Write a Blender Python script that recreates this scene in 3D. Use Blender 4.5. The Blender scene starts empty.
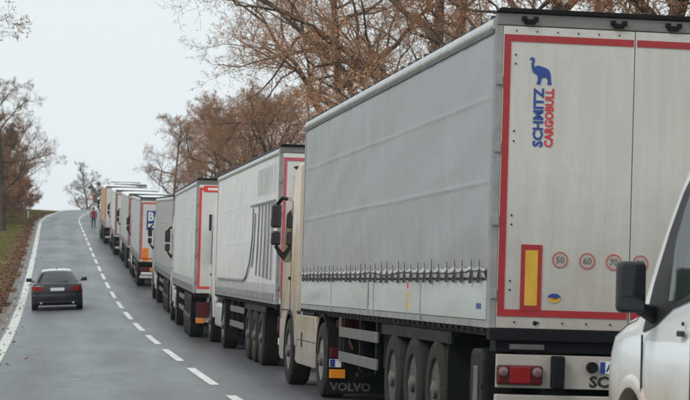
import bpy, bmesh, math, random
import numpy as np
from mathutils import Vector, Matrix, noise
R = math.radians
sc = bpy.context.scene
col = sc.collection

# ------------------------------------------------------------------ camera, sky, sun, exposure
CAM = (-2.458, 0.0, 1.6)
cam_data = bpy.data.cameras.new('camera')
cam_data.sensor_width = 36.0
cam_data.lens = 36.0 * 2205 / 690
cam_data.clip_start = 0.5
cam_data.clip_end = 6000
cam = bpy.data.objects.new('camera', cam_data)
col.objects.link(cam)
cam.location = CAM
cam.rotation_euler = (R(90 + 2.078), 0, -R(7.553))
cam_data.dof.use_dof = True
cam_data.dof.focus_distance = 30.0
cam_data.dof.aperture_fstop = 5.6
sc.camera = cam

SUN_EL, SUN_AZ = 45.0, 238.0          # azimuth measured clockwise from +Y (the road's direction)
w = bpy.data.worlds.new('World')
sc.world = w
w.use_nodes = True
nt = w.node_tree
nt.nodes.clear()
sky = nt.nodes.new('ShaderNodeTexSky')
sky.sky_type = 'NISHITA'
sky.sun_disc = False
sky.sun_elevation = R(SUN_EL)
sky.sun_rotation = R(SUN_AZ)
sky.dust_density = 4.0
sky.air_density = 1.0
bg1 = nt.nodes.new('ShaderNodeBackground')
bg1.inputs[1].default_value = 0.06
nt.links.new(sky.outputs[0], bg1.inputs[0])
bg2 = nt.nodes.new('ShaderNodeBackground')       # the closed cloud deck: one even pale tone all round
bg2.inputs[0].default_value = (0.775, 0.845, 0.865, 1)
bg2.inputs[1].default_value = 0.95
mx = nt.nodes.new('ShaderNodeMixShader')
mx.inputs[0].default_value = 0.9
wo = nt.nodes.new('ShaderNodeOutputWorld')
nt.links.new(bg1.outputs[0], mx.inputs[1])
nt.links.new(bg2.outputs[0], mx.inputs[2])
nt.links.new(mx.outputs[0], wo.inputs[0])

sd = bpy.data.lights.new('sun', 'SUN')
sd.energy = 1.25
sd.angle = R(25)
sd.color = (1.0, 0.95, 0.88)
sun = bpy.data.objects.new('sun', sd)
col.objects.link(sun)
az, el = R(SUN_AZ), R(SUN_EL)
to_sun = Vector((math.sin(az) * math.cos(el), math.cos(az) * math.cos(el), math.sin(el)))
sun.rotation_euler = to_sun.to_track_quat('Z', 'Y').to_euler()
sun.location = (0, 0, 60)

sc.view_settings.view_transform = 'Standard'
sc.view_settings.look = 'None'
sc.view_settings.exposure = 0.28
sc.view_settings.gamma = 1.0
sc.view_settings.use_curve_mapping = False
sc.render.engine = 'CYCLES'
sc.cycles.use_denoising = True
sc.cycles.max_bounces = 6
sc.cycles.transparent_max_bounces = 8
sc.cycles.volume_bounces = 1

# ------------------------------------------------------------------ helpers
def tag(o, label=None, cat=None, group=None, kind=None):
    if label: o['label'] = label
    if cat: o['category'] = cat
    if group: o['group'] = group
    if kind: o['kind'] = kind
    return o

def empty(name, loc=(0, 0, 0), rot=(0, 0, 0)):
    o = bpy.data.objects.new(name, None)
    o.empty_display_size = 0.3
    col.objects.link(o)
    o.location = loc
    o.rotation_euler = rot
    return o

_mats = {}
def mat(name, color, rough=0.6, metal=0.0, var=0.0, scale=3.0, bump=0.0, bscale=40.0, dirt=None,
        coat=0.0, emit=0.0, spec=0.5, trans=0.0, stretch=None, alpha=1.0):
    """Principled material; var = tonal variation by noise, dirt = (colour, z0, z1, amount) road grime that
    sits on the lower part of a thing (object z), broken up by noise."""
    if name in _mats: return _mats[name]
    m = bpy.data.materials.new(name)
    m.use_nodes = True
    t = m.node_tree
    b = t.nodes['Principled BSDF']
    c = (*color, 1)
    b.inputs['Base Color'].default_value = c
    b.inputs['Roughness'].default_value = rough
    b.inputs['Metallic'].default_value = metal
    b.inputs['Specular IOR Level'].default_value = spec
    b.inputs['Coat Weight'].default_value = coat
    b.inputs['Coat Roughness'].default_value = 0.08
    if trans: b.inputs['Transmission Weight'].default_value = trans
    if alpha < 1: b.inputs['Alpha'].default_value = alpha
    if emit:
        b.inputs['Emission Color'].default_value = c
        b.inputs['Emission Strength'].default_value = emit
    out = None
    if var or dirt or bump:
        tc = t.nodes.new('ShaderNodeTexCoord')
        src = tc.outputs['Object']
        if stretch:
            mp = t.nodes.new('ShaderNodeMapping')
            mp.inputs['Scale'].default_value = stretch
            t.links.new(src, mp.inputs[0]); src2 = mp.outputs[0]
        else:
            src2 = src
    if var:
        n = t.nodes.new('ShaderNodeTexNoise')
        n.inputs['Scale'].default_value = scale
        n.inputs['Detail'].default_value = 6
        n.inputs['Roughness'].default_value = 0.65
        t.links.new(src2, n.inputs['Vector'])
        r = t.nodes.new('ShaderNodeMapRange')
        r.inputs[1].default_value = 0.3; r.inputs[2].default_value = 0.7
        r.inputs[3].default_value = 1 - var; r.inputs[4].default_value = 1 + var
        t.links.new(n.outputs[0], r.inputs[0])
        mul = t.nodes.new('ShaderNodeMixRGB'); mul.blend_type = 'MULTIPLY'
        mul.inputs[0].default_value = 1
        mul.inputs[1].default_value = c
        t.links.new(r.outputs[0], mul.inputs[2])
        out = mul.outputs[0]
        rr = t.nodes.new('ShaderNodeMapRange')
        rr.inputs[1].default_value = 0.3; rr.inputs[2].default_value = 0.7
        rr.inputs[3].default_value = max(0.02, rough - 0.12); rr.inputs[4].default_value = min(1, rough + 0.12)
        t.links.new(n.outputs[0], rr.inputs[0])
        t.links.new(rr.outputs[0], b.inputs['Roughness'])
    if dirt:
        dc, z0, z1, amt = dirt
        sp = t.nodes.new('ShaderNodeSeparateXYZ')
        t.links.new(src, sp.inputs[0])
        n2 = t.nodes.new('ShaderNodeTexNoise'); n2.inputs['Scale'].default_value = 2.2; n2.inputs['Detail'].default_value = 8
        n2.inputs['Roughness'].default_value = 0.7
        t.links.new(src, n2.inputs['Vector'])
        ma = t.nodes.new('ShaderNodeMath'); ma.operation = 'MULTIPLY_ADD'
        ma.inputs[1].default_value = (z1 - z0) * 1.2
        t.links.new(n2.outputs[0], ma.inputs[0]); 
        ng = t.nodes.new('ShaderNodeMath'); ng.operation = 'SUBTRACT'
        t.links.new(sp.outputs[2], ma.inputs[2])
        ng.inputs[1].default_value = (z1 - z0) * 0.6
        t.links.new(ma.outputs[0], ng.inputs[0])
        mr = t.nodes.new('ShaderNodeMapRange')
        mr.inputs[1].default_value = z0; mr.inputs[2].default_value = z1
        mr.inputs[3].default_value = amt; mr.inputs[4].default_value = 0.0
        t.links.new(ng.outputs[0], mr.inputs[0])
        mm = t.nodes.new('ShaderNodeMixRGB')
        t.links.new(mr.outputs[0], mm.inputs[0])
        if out: t.links.new(out, mm.inputs[1])
        else: mm.inputs[1].default_value = c
        mm.inputs[2].default_value = (*dc, 1)
        out = mm.outputs[0]
    if out: t.links.new(out, b.inputs['Base Color'])
    if bump:
        n3 = t.nodes.new('ShaderNodeTexNoise'); n3.inputs['Scale'].default_value = bscale; n3.inputs['Detail'].default_value = 5
        t.links.new(src2, n3.inputs['Vector'])
        bp = t.nodes.new('ShaderNodeBump'); bp.inputs['Strength'].default_value = bump; bp.inputs['Distance'].default_value = 0.02
        t.links.new(n3.outputs[0], bp.inputs['Height'])
        t.links.new(bp.outputs[0], b.inputs['Normal'])
    _mats[name] = m
    return m

class MB:
    def __init__(s): s.v, s.f, s.m = [], [], []
    def add(s, vs, fs, m=0):
        b = len(s.v)
        s.v += [tuple(p) for p in vs]
        s.f += [tuple(i + b for i in f) for f in fs]
        s.m += [m] * len(fs)
        return s
    def box(s, x0, x1, y0, y1, z0, z1, m=0):
        vs = [(x0, y0, z0), (x1, y0, z0), (x1, y1, z0), (x0, y1, z0), (x0, y0, z1), (x1, y0, z1), (x1, y1, z1), (x0, y1, z1)]
        return s.add(vs, [(0, 3, 2, 1), (4, 5, 6, 7), (0, 1, 5, 4), (1, 2, 6, 5), (2, 3, 7, 6), (3, 0, 4, 7)], m)
    def prism(s, poly, axis, a, b, m=0):
        """poly = list of 2-D points; axis 0: (y,z) swept in x; 1: (x,z) swept in y; 2: (x,y) swept in z"""
        n = len(poly)
        def P(p, t): return [(t, p[0], p[1]), (p[0], t, p[1]), (p[0], p[1], t)][axis]
        vs = [P(p, a) for p in poly] + [P(p, b) for p in poly]
        fs = [tuple(range(n - 1, -1, -1)), tuple(range(n, 2 * n))] + [(i, (i + 1) % n, n + (i + 1) % n, n + i) for i in range(n)]
        return s.add(vs, fs, m)
    def lathe(s, prof, axis, c, n=24, m=0):
        """prof = [(r, t)] revolved about axis through c"""
        vs = []
        for r, t in prof:
            for k in range(n):
                a = 2 * math.pi * k / n
                u, v = r * math.cos(a), r * math.sin(a)
                p = [(t, u, v), (u, t, v), (u, v, t)][axis]
                vs.append((p[0] + c[0], p[1] + c[1], p[2] + c[2]))
        fs = []
        for i in range(len(prof) - 1):
            for k in range(n):
                fs.append((i * n + k, i * n + (k + 1) % n, (i + 1) * n + (k + 1) % n, (i + 1) * n + k))
        fs.append(tuple(range(n)))
        fs.append(tuple((len(prof) - 1) * n + k for k in range(n)))
        return s.add(vs, fs, m)
    def cyl(s, axis, c, r, h, n=16, m=0): return s.lathe([(r, -h / 2), (r, h / 2)], axis, c, n, m)
    def tube(s, pts, r, n=6, m=0):
        pts = [Vector(p) for p in pts]
        rs = r if isinstance(r, (list, tuple)) else [r] * len(pts)
        vs = []
        for i, p in enumerate(pts):
            d = (pts[min(i + 1, len(pts) - 1)] - pts[max(i - 1, 0)]).normalized()
            a = d.orthogonal().normalized() if abs(d.z) > 0.95 else d.cross(Vector((0, 0, 1))).normalized()
            b = d.cross(a)
            for k in range(n):
                t = 2 * math.pi * k / n
                vs.append(p + a * (math.cos(t) * rs[i]) + b * (math.sin(t) * rs[i]))
        fs = [(i * n + k, i * n + (k + 1) % n, (i + 1) * n + (k + 1) % n, (i + 1) * n + k) for i in range(len(pts) - 1) for k in range(n)]
        fs += [tuple(range(n)), tuple((len(pts) - 1) * n + k for k in range(n))]
        return s.add(vs, fs, m)
    def loft(s, rings, m=0, caps=True):
        n = len(rings[0])
        vs = [p for r in rings for p in r]
        fs = [(i * n + k, i * n + (k + 1) % n, (i + 1) * n + (k + 1) % n, (i + 1) * n + k) for i in range(len(rings) - 1) for k in range(n)]
        if caps: fs += [tuple(range(n)), tuple((len(rings) - 1) * n + k for k in range(n))]
        return s.add(vs, fs, m)
    def grid(s, fn, us, vs_, m=0):
        nu, nv = len(us), len(vs_)
        P = [fn(u, v) for u in us for v in vs_]
        F = [(i * nv + j, (i + 1) * nv + j, (i + 1) * nv + j + 1, i * nv + j + 1) for i in range(nu - 1) for j in range(nv - 1)]
        return s.add(P, F, m)
    def mesh(s, name, bevel=0.0, smooth=False, segs=2, angle=35, fix=True):
        me = bpy.data.meshes.new(name)
        me.from_pydata(s.v, [], s.f)
        me.polygons.foreach_set('material_index', s.m)
        if bevel or fix:
            bm = bmesh.new(); bm.from_mesh(me)
            if fix: bmesh.ops.recalc_face_normals(bm, faces=bm.faces)
            if bevel:
                bmesh.ops.remove_doubles(bm, verts=bm.verts, dist=1e-5)
                es = [e for e in bm.edges if len(e.link_faces) == 2 and e.calc_face_angle(0) > R(angle)]
                bmesh.ops.bevel(bm, geom=es, offset=bevel, segments=segs, affect='EDGES', profile=0.6, clamp_overlap=True)
            bm.to_mesh(me); bm.free()
        if smooth:
            me.polygons.foreach_set('use_smooth', [True] * len(me.polygons))
            try: me.set_sharp_from_angle(angle=R(40))
            except Exception: pass
        me.update()
        return me

_cache = {}
def obj(name, me, mats, parent=None, loc=None, rot=None):
    """link one mesh object; materials sit on the object so that alike pieces share mesh data"""
    o = bpy.data.objects.new(name, me)
    col.objects.link(o)
    if not isinstance(mats, (list, tuple)): mats = [mats]
    while len(me.materials) < len(mats): me.materials.append(mats[len(me.materials)])
    for i, m in enumerate(mats):
        if me.materials[i] is not m:
            o.material_slots[i].link = 'OBJECT'
            o.material_slots[i].material = m
    if parent: o.parent = parent
    if loc: o.location = loc
    if rot: o.rotation_euler = rot
    return o

def part(name, key, fn, mats, parent=None, loc=None, rot=None, **kw):
    """cached mesh: fn() returns an MB the first time key is asked for"""
    if key is None: me = fn().mesh(name, **kw)
    else:
        if key not in _cache: _cache[key] = fn().mesh(name, **kw)
        me = _cache[key]
    return obj(name, me, mats, parent, loc, rot)

def text_part(name, body, size, m, parent, origin, u, v, bold=0.0, thick=0.001, align='LEFT', sx=1.0):
    """flat lettering: origin, u = reading direction, v = up direction of the letters (unit vectors)"""
    cu = bpy.data.curves.new('text', 'FONT')
    cu.body = body; cu.size = size; cu.offset = bold; cu.align_x = align; cu.extrude = thick
    cu.resolution_u = 2
    to = bpy.data.objects.new('text', cu)
    col.objects.link(to)
    dg = bpy.context.evaluated_depsgraph_get()
    me = bpy.data.meshes.new_from_object(to.evaluated_get(dg))
    bpy.data.objects.remove(to); bpy.data.curves.remove(cu)
    u, v = Vector(u), Vector(v); n = u.cross(v)
    M = Matrix(((u.x * sx, v.x, n.x, origin[0]), (u.y * sx, v.y, n.y, origin[1]), (u.z * sx, v.z, n.z, origin[2]), (0, 0, 0, 1)))
    me.transform(M)
    me.materials.clear()
    return obj(name, me, m, parent)

# ------------------------------------------------------------------ the road's shape (metres along its centre line)
ZS = [(-60, 0.05), (-30, 0.03), (0, 0.0), (20, 0.0), (33.6, 0.0), (42.6, 0.035), (51.7, 0.10), (60.8, 0.205), (69.9, 0.37), (79, 0.60), (88, 0.89),
      (97.1, 1.25), (106.2, 1.65), (115.3, 2.09), (124.3, 2.54), (133.4, 3.01), (142.5, 3.49), (151.6, 3.99), (174, 5.20), (196.4, 6.40),
      (219.6, 7.66), (236.7, 8.60), (251.8, 9.42), (264, 10.0), (282, 10.55), (302, 10.6), (330, 10.0), (400, 7.0), (600, -2), (1000, -12), (3000, -60)]
_zx = np.array([a for a, b in ZS], float); _zy = np.array([b for a, b in ZS], float)
_zd = np.gradient(_zy, _zx)
def road_z(s):
    i = min(max(int(np.searchsorted(_zx, s)) - 1, 0), len(_zx) - 2)
    h = _zx[i + 1] - _zx[i]; t = (s - _zx[i]) / h
    return float((2*t**3-3*t*t+1)*_zy[i] + (t**3-2*t*t+t)*h*_zd[i] + (-2*t**3+3*t*t)*_zy[i+1] + (t**3-t*t)*h*_zd[i+1])
def road_c(s):
    if s < 205: return 0.0
    if s < 330: return (s - 205) ** 2 / 1120
    return 125 ** 2 / 1120 + (s - 330) * 125 / 560
def road_h(s):            # heading, clockwise from +Y
    return math.atan((road_c(s + 1) - road_c(s - 1)) / 2)
CAMBER = 0.027
EDGE, EDGE_R = 3.98, 5.1      # paved width left and right of the centre line
def surf(s, x):           # top of the carriageway, x from the centre line
    return road_z(s) - CAMBER * abs(x)
def world(s, x, dz=0.0):
    h = road_h(s)
    return (road_c(s) + x * math.cos(h), s - x * math.sin(h), surf(s, x) + dz)
def terrain_z(s, x):
    e = EDGE if x < 0 else EDGE_R
    z0 = road_z(s) - CAMBER * e
    a = abs(x) - e
    if a < -0.3: return z0 - 0.25
    a = max(a, 0)
    if x < 0: d = -0.05 - 0.10 * min(a / 1.5, 1) + 0.05 * max(0, min(a - 2.0, 20)) 
    else: d = -0.05 - 0.30 * min(a / 2.0, 1) + 0.09 * max(0, min(a - 3.0, 14))
    fade = min(1, max(0, (a - 30) / 120))
    n = 0.12 * noise.noise((x * 0.15, s * 0.08, 1.3)) * min(1, a / 1.5) + 0.05 * noise.noise((x * 0.9, s * 0.7, 4.0)) * min(1, a)
    return z0 + d + n - 6 * fade * fade
def tworld(s, x, dz=0.0):
    h = road_h(s)
    return (road_c(s) + x * math.cos(h), s - x * math.sin(h), terrain_z(s, x) + dz)
# ------------------------------------------------------------------ ground, road, markings
def ground_material():
    m = bpy.data.materials.new('verge_earth')
    m.use_nodes = True
    t = m.node_tree; b = t.nodes['Principled BSDF']
    b.inputs['Roughness'].default_value = 0.95
    b.inputs['Specular IOR Level'].default_value = 0.15
    geo = t.nodes.new('ShaderNodeNewGeometry')
    uv = t.nodes.new('ShaderNodeAttribute'); uv.attribute_name = 'offset'      # metres from the centre line
    def nz(scale, detail=6):
        n = t.nodes.new('ShaderNodeTexNoise'); n.inputs['Scale'].default_value = scale; n.inputs['Detail'].default_value = detail
        t.links.new(geo.outputs['Position'], n.inputs['Vector']); return n.outputs[0]
    def ramp(src, p0, c0, p1, c1):
        r = t.nodes.new('ShaderNodeValToRGB')
        r.color_ramp.elements[0].position = p0; r.color_ramp.elements[0].color = (*c0, 1)
        r.color_ramp.elements[1].position = p1; r.color_ramp.elements[1].color = (*c1, 1)
        t.links.new(src, r.inputs[0]); return r.outputs[0]
    litter = ramp(nz(6.0, 8), 0.35, (0.075, 0.045, 0.026), 0.66, (0.20, 0.125, 0.070))
    grass = ramp(nz(3.0, 8), 0.35, (0.095, 0.10, 0.030), 0.68, (0.24, 0.21, 0.085))
    big = nz(0.22, 5)
    ad = t.nodes.new('ShaderNodeMath'); ad.operation = 'MULTIPLY_ADD'; ad.inputs[1].default_value = 5.5
    t.links.new(big, ad.inputs[0])
    ab = t.nodes.new('ShaderNodeMath'); ab.operation = 'ABSOLUTE'
    t.links.new(uv.outputs['Fac'], ab.inputs[0]); t.links.new(ab.outputs[0], ad.inputs[2])
    mr = t.nodes.new('ShaderNodeMapRange'); mr.inputs[1].default_value = 7.7; mr.inputs[2].default_value = 8.7
    t.links.new(ad.outputs[0], mr.inputs[0])
    mix = t.nodes.new('ShaderNodeMixRGB')
    t.links.new(mr.outputs[0], mix.inputs[0]); t.links.new(litter, mix.inputs[1]); t.links.new(grass, mix.inputs[2])
    t.links.new(mix.outputs[0], b.inputs['Base Color'])
    bp = t.nodes.new('ShaderNodeBump'); bp.inputs['Strength'].default_value = 0.8; bp.inputs['Distance'].default_value = 0.08
    t.links.new(nz(9, 8), bp.inputs['Height']); t.links.new(bp.outputs[0], b.inputs['Normal'])
    return m

def asphalt_material():
    m = bpy.data.materials.new('worn_asphalt')
    m.use_nodes = True
    t = m.node_tree; b = t.nodes['Principled BSDF']
    geo = t.nodes.new('ShaderNodeNewGeometry')
    off = t.nodes.new('ShaderNodeAttribute'); off.attribute_name = 'offset'
    def nz(scale, detail=6, stretch=None, rough=0.6):
        n = t.nodes.new('ShaderNodeTexNoise'); n.inputs['Scale'].default_value = scale; n.inputs['Detail'].default_value = detail
        n.inputs['Roughness'].default_value = rough
        if stretch:
            mp = t.nodes.new('ShaderNodeMapping'); mp.inputs['Scale'].default_value = stretch
            t.links.new(geo.outputs['Position'], mp.inputs[0]); t.links.new(mp.outputs[0], n.inputs['Vector'])
        else: t.links.new(geo.outputs['Position'], n.inputs['Vector'])
        return n.outputs[0]
    r = t.nodes.new('ShaderNodeValToRGB')
    r.color_ramp.elements[0].position = 0.3; r.color_ramp.elements[0].color = (0.072, 0.081, 0.086, 1)
    r.color_ramp.elements[1].position = 0.7; r.color_ramp.elements[1].color = (0.138, 0.152, 0.160, 1)
    t.links.new(nz(0.8, 8, (1.0, 0.12, 1.0)), r.inputs[0])
    # aggregate speckle
    r2 = t.nodes.new('ShaderNodeMapRange'); r2.inputs[1].default_value = 0.3; r2.inputs[2].default_value = 0.7
    r2.inputs[3].default_value = 0.82; r2.inputs[4].default_value = 1.18
    t.links.new(nz(55, 3), r2.inputs[0])
    mu = t.nodes.new('ShaderNodeMixRGB'); mu.blend_type = 'MULTIPLY'; mu.inputs[0].default_value = 1
    t.links.new(r.outputs[0], mu.inputs[1]); t.links.new(r2.outputs[0], mu.inputs[2])
    # shade beside the lorries, painted in by darkening the right-hand lane's colour
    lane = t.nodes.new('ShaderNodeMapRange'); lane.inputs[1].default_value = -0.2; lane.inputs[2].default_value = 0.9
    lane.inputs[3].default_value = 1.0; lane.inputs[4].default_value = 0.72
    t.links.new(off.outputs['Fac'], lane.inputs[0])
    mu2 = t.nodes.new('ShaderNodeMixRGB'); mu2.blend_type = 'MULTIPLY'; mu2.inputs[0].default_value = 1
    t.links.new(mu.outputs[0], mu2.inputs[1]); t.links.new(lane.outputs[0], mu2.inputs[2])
    # tarred cracks / patches
    vr = t.nodes.new('ShaderNodeTexVoronoi'); vr.feature = 'DISTANCE_TO_EDGE'; vr.inputs['Scale'].default_value = 0.16
    mp = t.nodes.new('ShaderNodeMapping'); mp.inputs['Scale'].default_value = (1.2, 0.5, 0.0)
    n4 = t.nodes.new('ShaderNodeTexNoise'); n4.inputs['Scale'].default_value = 1.2; n4.inputs['Detail'].default_value = 5
    t.links.new(geo.outputs['Position'], n4.inputs['Vector'])
    mxv = t.nodes.new('ShaderNodeMixRGB'); mxv.inputs[0].default_value = 0.12
    t.links.new(geo.outputs['Position'], mxv.inputs[1])
    sc_ = t.nodes.new('ShaderNodeVectorMath'); sc_.operation = 'MULTIPLY_ADD'
    t.links.new(n4.outputs['Color'], sc_.inputs[0]); sc_.inputs[1].default_value = (2.5, 2.5, 0)
    t.links.new(geo.outputs['Position'], sc_.inputs[2])
    t.links.new(sc_.outputs[0], mp.inputs[0]); t.links.new(mp.outputs[0], vr.inputs['Vector'])
    cr = t.nodes.new('ShaderNodeMapRange'); cr.inputs[1].default_value = 0.0; cr.inputs[2].default_value = 0.011
    cr.inputs[3].default_value = 0.50; cr.inputs[4].default_value = 1.0
    t.links.new(vr.outputs['Distance'], cr.inputs[0])
    mu3 = t.nodes.new('ShaderNodeMixRGB'); mu3.blend_type = 'MULTIPLY'; mu3.inputs[0].default_value = 1
    t.links.new(mu2.outputs[0], mu3.inputs[1]); t.links.new(cr.outputs[0], mu3.inputs[2])
    # worn wheel tracks along both lanes and brown dirt carried in along the left margin
    ao = t.nodes.new('ShaderNodeMath'); ao.operation = 'ABSOLUTE'; t.links.new(off.outputs['Fac'], ao.inputs[0])
    wv = t.nodes.new('ShaderNodeMath'); wv.operation = 'MULTIPLY_ADD'; wv.inputs[1].default_value = 3.93; wv.inputs[2].default_value = -2.75
    t.links.new(ao.outputs[0], wv.inputs[0])
    sn = t.nodes.new('ShaderNodeMath'); sn.operation = 'SINE'; t.links.new(wv.outputs[0], sn.inputs[0])
    tr_ = t.nodes.new('ShaderNodeMapRange'); tr_.inputs[1].default_value = -1; tr_.inputs[2].default_value = 1
    tr_.inputs[3].default_value = 1.15; tr_.inputs[4].default_value = 0.80
    t.links.new(sn.outputs[0], tr_.inputs[0])
    mu4 = t.nodes.new('ShaderNodeMixRGB'); mu4.blend_type = 'MULTIPLY'; mu4.inputs[0].default_value = 1
    t.links.new(mu3.outputs[0], mu4.inputs[1]); t.links.new(tr_.outputs[0], mu4.inputs[2])
    dn = t.nodes.new('ShaderNodeMath'); dn.operation = 'MULTIPLY_ADD'; dn.inputs[1].default_value = 1.6
    t.links.new(nz(0.9, 7), dn.inputs[0]); t.links.new(ao.outputs[0], dn.inputs[2])
    dm = t.nodes.new('ShaderNodeMapRange'); dm.inputs[1].default_value = 4.45; dm.inputs[2].default_value = 5.1; dm.inputs[4].default_value = 0.7
    t.links.new(dn.outputs[0], dm.inputs[0])
    md = t.nodes.new('ShaderNodeMixRGB'); md.inputs[2].default_value = (0.15, 0.125, 0.10, 1)
    t.links.new(dm.outputs[0], md.inputs[0]); t.links.new(mu4.outputs[0], md.inputs[1])
    t.links.new(md.outputs[0], b.inputs['Base Color'])
    rr = t.nodes.new('ShaderNodeMapRange'); rr.inputs[1].default_value = 0.3; rr.inputs[2].default_value = 0.7
    rr.inputs[3].default_value = 0.36; rr.inputs[4].default_value = 0.50
    t.links.new(nz(0.6, 6, (1, 0.15, 1)), rr.inputs[0]); t.links.new(rr.outputs[0], b.inputs['Roughness'])
    b.inputs['Specular IOR Level'].default_value = 0.5
    bp = t.nodes.new('ShaderNodeBump'); bp.inputs['Strength'].default_value = 0.25; bp.inputs['Distance'].default_value = 0.01
    t.links.new(nz(70, 4), bp.inputs['Height']); t.links.new(bp.outputs[0], b.inputs['Normal'])
    return m

def strip_mesh(name, ss, xs, fn, attr=False):
    vs = [fn(s, x) for s in ss for x in xs]
    nx = len(xs)
    fs = [(i * nx + j, i * nx + j + 1, (i + 1) * nx + j + 1, (i + 1) * nx + j) for i in range(len(ss) - 1) for j in range(nx - 1)]
    me = bpy.data.meshes.new(name); me.from_pydata(vs, [], fs)
    me.polygons.foreach_set('use_smooth', [True] * len(fs))
    if attr:
        a = me.attributes.new('offset', 'FLOAT', 'POINT')
        a.data.foreach_set('value', [float(x) for s in ss for x in xs])
    me.update()
    return me

SS = list(np.arange(-40, 130, 3.0)) + list(np.arange(130, 345, 2.5)) + list(np.arange(345, 600, 15)) 
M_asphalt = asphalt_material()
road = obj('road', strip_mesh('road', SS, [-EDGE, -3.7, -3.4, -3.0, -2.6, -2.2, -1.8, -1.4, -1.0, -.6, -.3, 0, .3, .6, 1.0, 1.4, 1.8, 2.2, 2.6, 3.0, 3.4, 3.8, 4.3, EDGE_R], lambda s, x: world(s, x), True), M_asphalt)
tag(road, 'two lane grey asphalt road climbing to a crest', 'road', kind='structure')
GS = SS + [700, 850, 1000, 1200]
GX = [-900, -500, -300, -200, -120, -80, -55, -40, -30, -24, -20, -17, -15] + list(np.arange(-13.5, -4.1, 0.45)) + [-EDGE, -3.6, 4.7, EDGE_R] + list(np.arange(5.5, 16, 1.2)) + [18, 22, 28, 40, 60, 100, 200, 400, 900]
ground = obj('ground', strip_mesh('ground', GS, GX, lambda s, x: tworld(s, x), True), ground_material())
tag(ground, 'verge of grass, bare earth and leaf litter beside the road', 'ground', kind='structure')

M_paint = mat('road_paint', (0.66, 0.67, 0.65), 0.6, var=0.34, scale=9.0)
M_paint_dirty = mat('worn_edge_paint', (0.56, 0.57, 0.54), 0.65, var=0.30, scale=2.5)
def marking(name, s0, s1, x, wd, m, label=None):
    ss = list(np.linspace(s0, s1, max(2, int((s1 - s0) / 2.5) + 1)))
    return obj(name, strip_mesh(name, ss, [x - wd / 2, x + wd / 2], lambda s, xx: world(s, xx, 0.007)), m, road)
s = 33.6 - 9 * 4
while s < 330:
    marking('lane_dash', s, s + 6.0, 0.0, 0.15, M_paint)
    s += 9.0
marking('edge_line', -38, 420, -3.62, 0.28, M_paint_dirty)
marking('edge_line', -38, 420, 3.75, 0.25, M_paint_dirty)
# pale gritty hard shoulder between the left line and the earth
M_grit = mat('shoulder_grit', (0.16, 0.15, 0.135), 0.9, var=0.3, scale=3.0, bump=0.4, bscale=60)
sh = obj('shoulder', strip_mesh('shoulder', [x for x in SS if x < 420], [-EDGE - 0.26, -EDGE - 0.1, -EDGE + 0.12],
         lambda s, x: world(s, x, 0.006 if x > -EDGE else -0.03 - 0.15 * noise.noise((s * .3, x, 0)))), M_grit)
tag(sh, 'pale gritty shoulder along the left edge of the road', 'shoulder', kind='structure')
# ------------------------------------------------------------------ lorries
GRIME = (0.085, 0.075, 0.065)
M_black = mat('black_plastic', (0.008, 0.008, 0.009), 0.6, var=0.3, scale=5, spec=.18)
M_chassis = mat('chassis_paint', (0.009, 0.0092, 0.011), 0.7, var=0.35, scale=4, spec=.15)
M_tyre = mat('dusty_tyre_rubber', (0.026, 0.024, 0.022), 0.9, var=0.35, scale=6, bump=0.3, bscale=30, spec=.2)
M_rim = mat('dull_steel_rim', (0.22, 0.215, 0.20), 0.5, 0.5, var=0.3, scale=8)
M_rimdark = mat('brake_dusted_rim', (0.065, 0.058, 0.052), 0.6, 0.3, var=0.35, scale=8)
M_hub = mat('hub_steel', (0.11, 0.098, 0.088), 0.5, 0.4, var=0.3, scale=10)
M_alu = mat('aluminium_profile', (0.55, 0.56, 0.57), 0.38, 0.75, var=0.18, scale=6)
M_head = mat('dull_header_metal', (0.20, 0.195, 0.185), 0.55, 0.3, var=0.2, scale=3, stretch=(1, 1, 5))
M_guard = mat('road_stained_guard', (0.12, 0.12, 0.116), 0.6, 0.3, var=0.3, scale=5)
M_alud = mat('weathered_aluminium', (0.30, 0.305, 0.30), 0.55, 0.5, var=0.25, scale=4)
M_glass = mat('tinted_window_glass', (0.012, 0.016, 0.018), 0.06, coat=0.5, spec=0.7)
M_red = mat('red_reflective_tape', (0.34, 0.018, 0.024), 0.42, var=0.14, scale=6)
M_pink = mat('faded_red_tape', (0.50, 0.10, 0.14), 0.5, var=0.15, scale=6)
M_yel = mat('yellow_reflective_sheet', (0.62, 0.36, 0.035), 0.42, var=0.1, scale=8)
M_ora = mat('orange_marker_sheet', (0.85, 0.22, 0.02), 0.4)
M_lampred = mat('red_lamp_lens', (0.085, 0.005, 0.007), 0.3, coat=0.25)
M_lampbright = mat('red_lamp_reflector', (0.24, 0.007, 0.010), 0.25, coat=0.6)
M_lampamb = mat('amber_lamp_lens', (0.80, 0.27, 0.02), 0.18, coat=0.5)
M_lampclr = mat('clear_lamp_lens', (0.17, 0.11, 0.105), 0.2, coat=0.6)
M_white = mat('white_panel_paint', (0.66, 0.66, 0.62), 0.45, var=0.06, scale=2.0, dirt=((0.30, 0.27, 0.22), 0.8, 2.2, 0.28))
M_door = mat('cream_door_panel', (0.545, 0.53, 0.49), 0.42, var=0.09, scale=1.6, stretch=(4, 1, 0.6), dirt=((0.22, 0.18, 0.145), 1.0, 2.6, 0.5))
M_doorw = mat('white_door_panel', (0.66, 0.66, 0.63), 0.45, var=0.07, scale=1.6, dirt=((0.30, 0.26, 0.22), 1.0, 2.4, 0.3))
M_blue = mat('blue_print', (0.016, 0.055, 0.26), 0.4)
M_redprint = mat('red_print', (0.56, 0.03, 0.04), 0.4)
M_fadedring = mat('faded_red_print', (0.44, 0.10, 0.08), 0.5)
M_greyink = mat('faded_black_print', (0.13, 0.125, 0.115), 0.5)
M_ink = mat('black_print', (0.02, 0.02, 0.022), 0.45)
M_print_w = mat('white_print', (0.75, 0.75, 0.74), 0.45)
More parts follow.
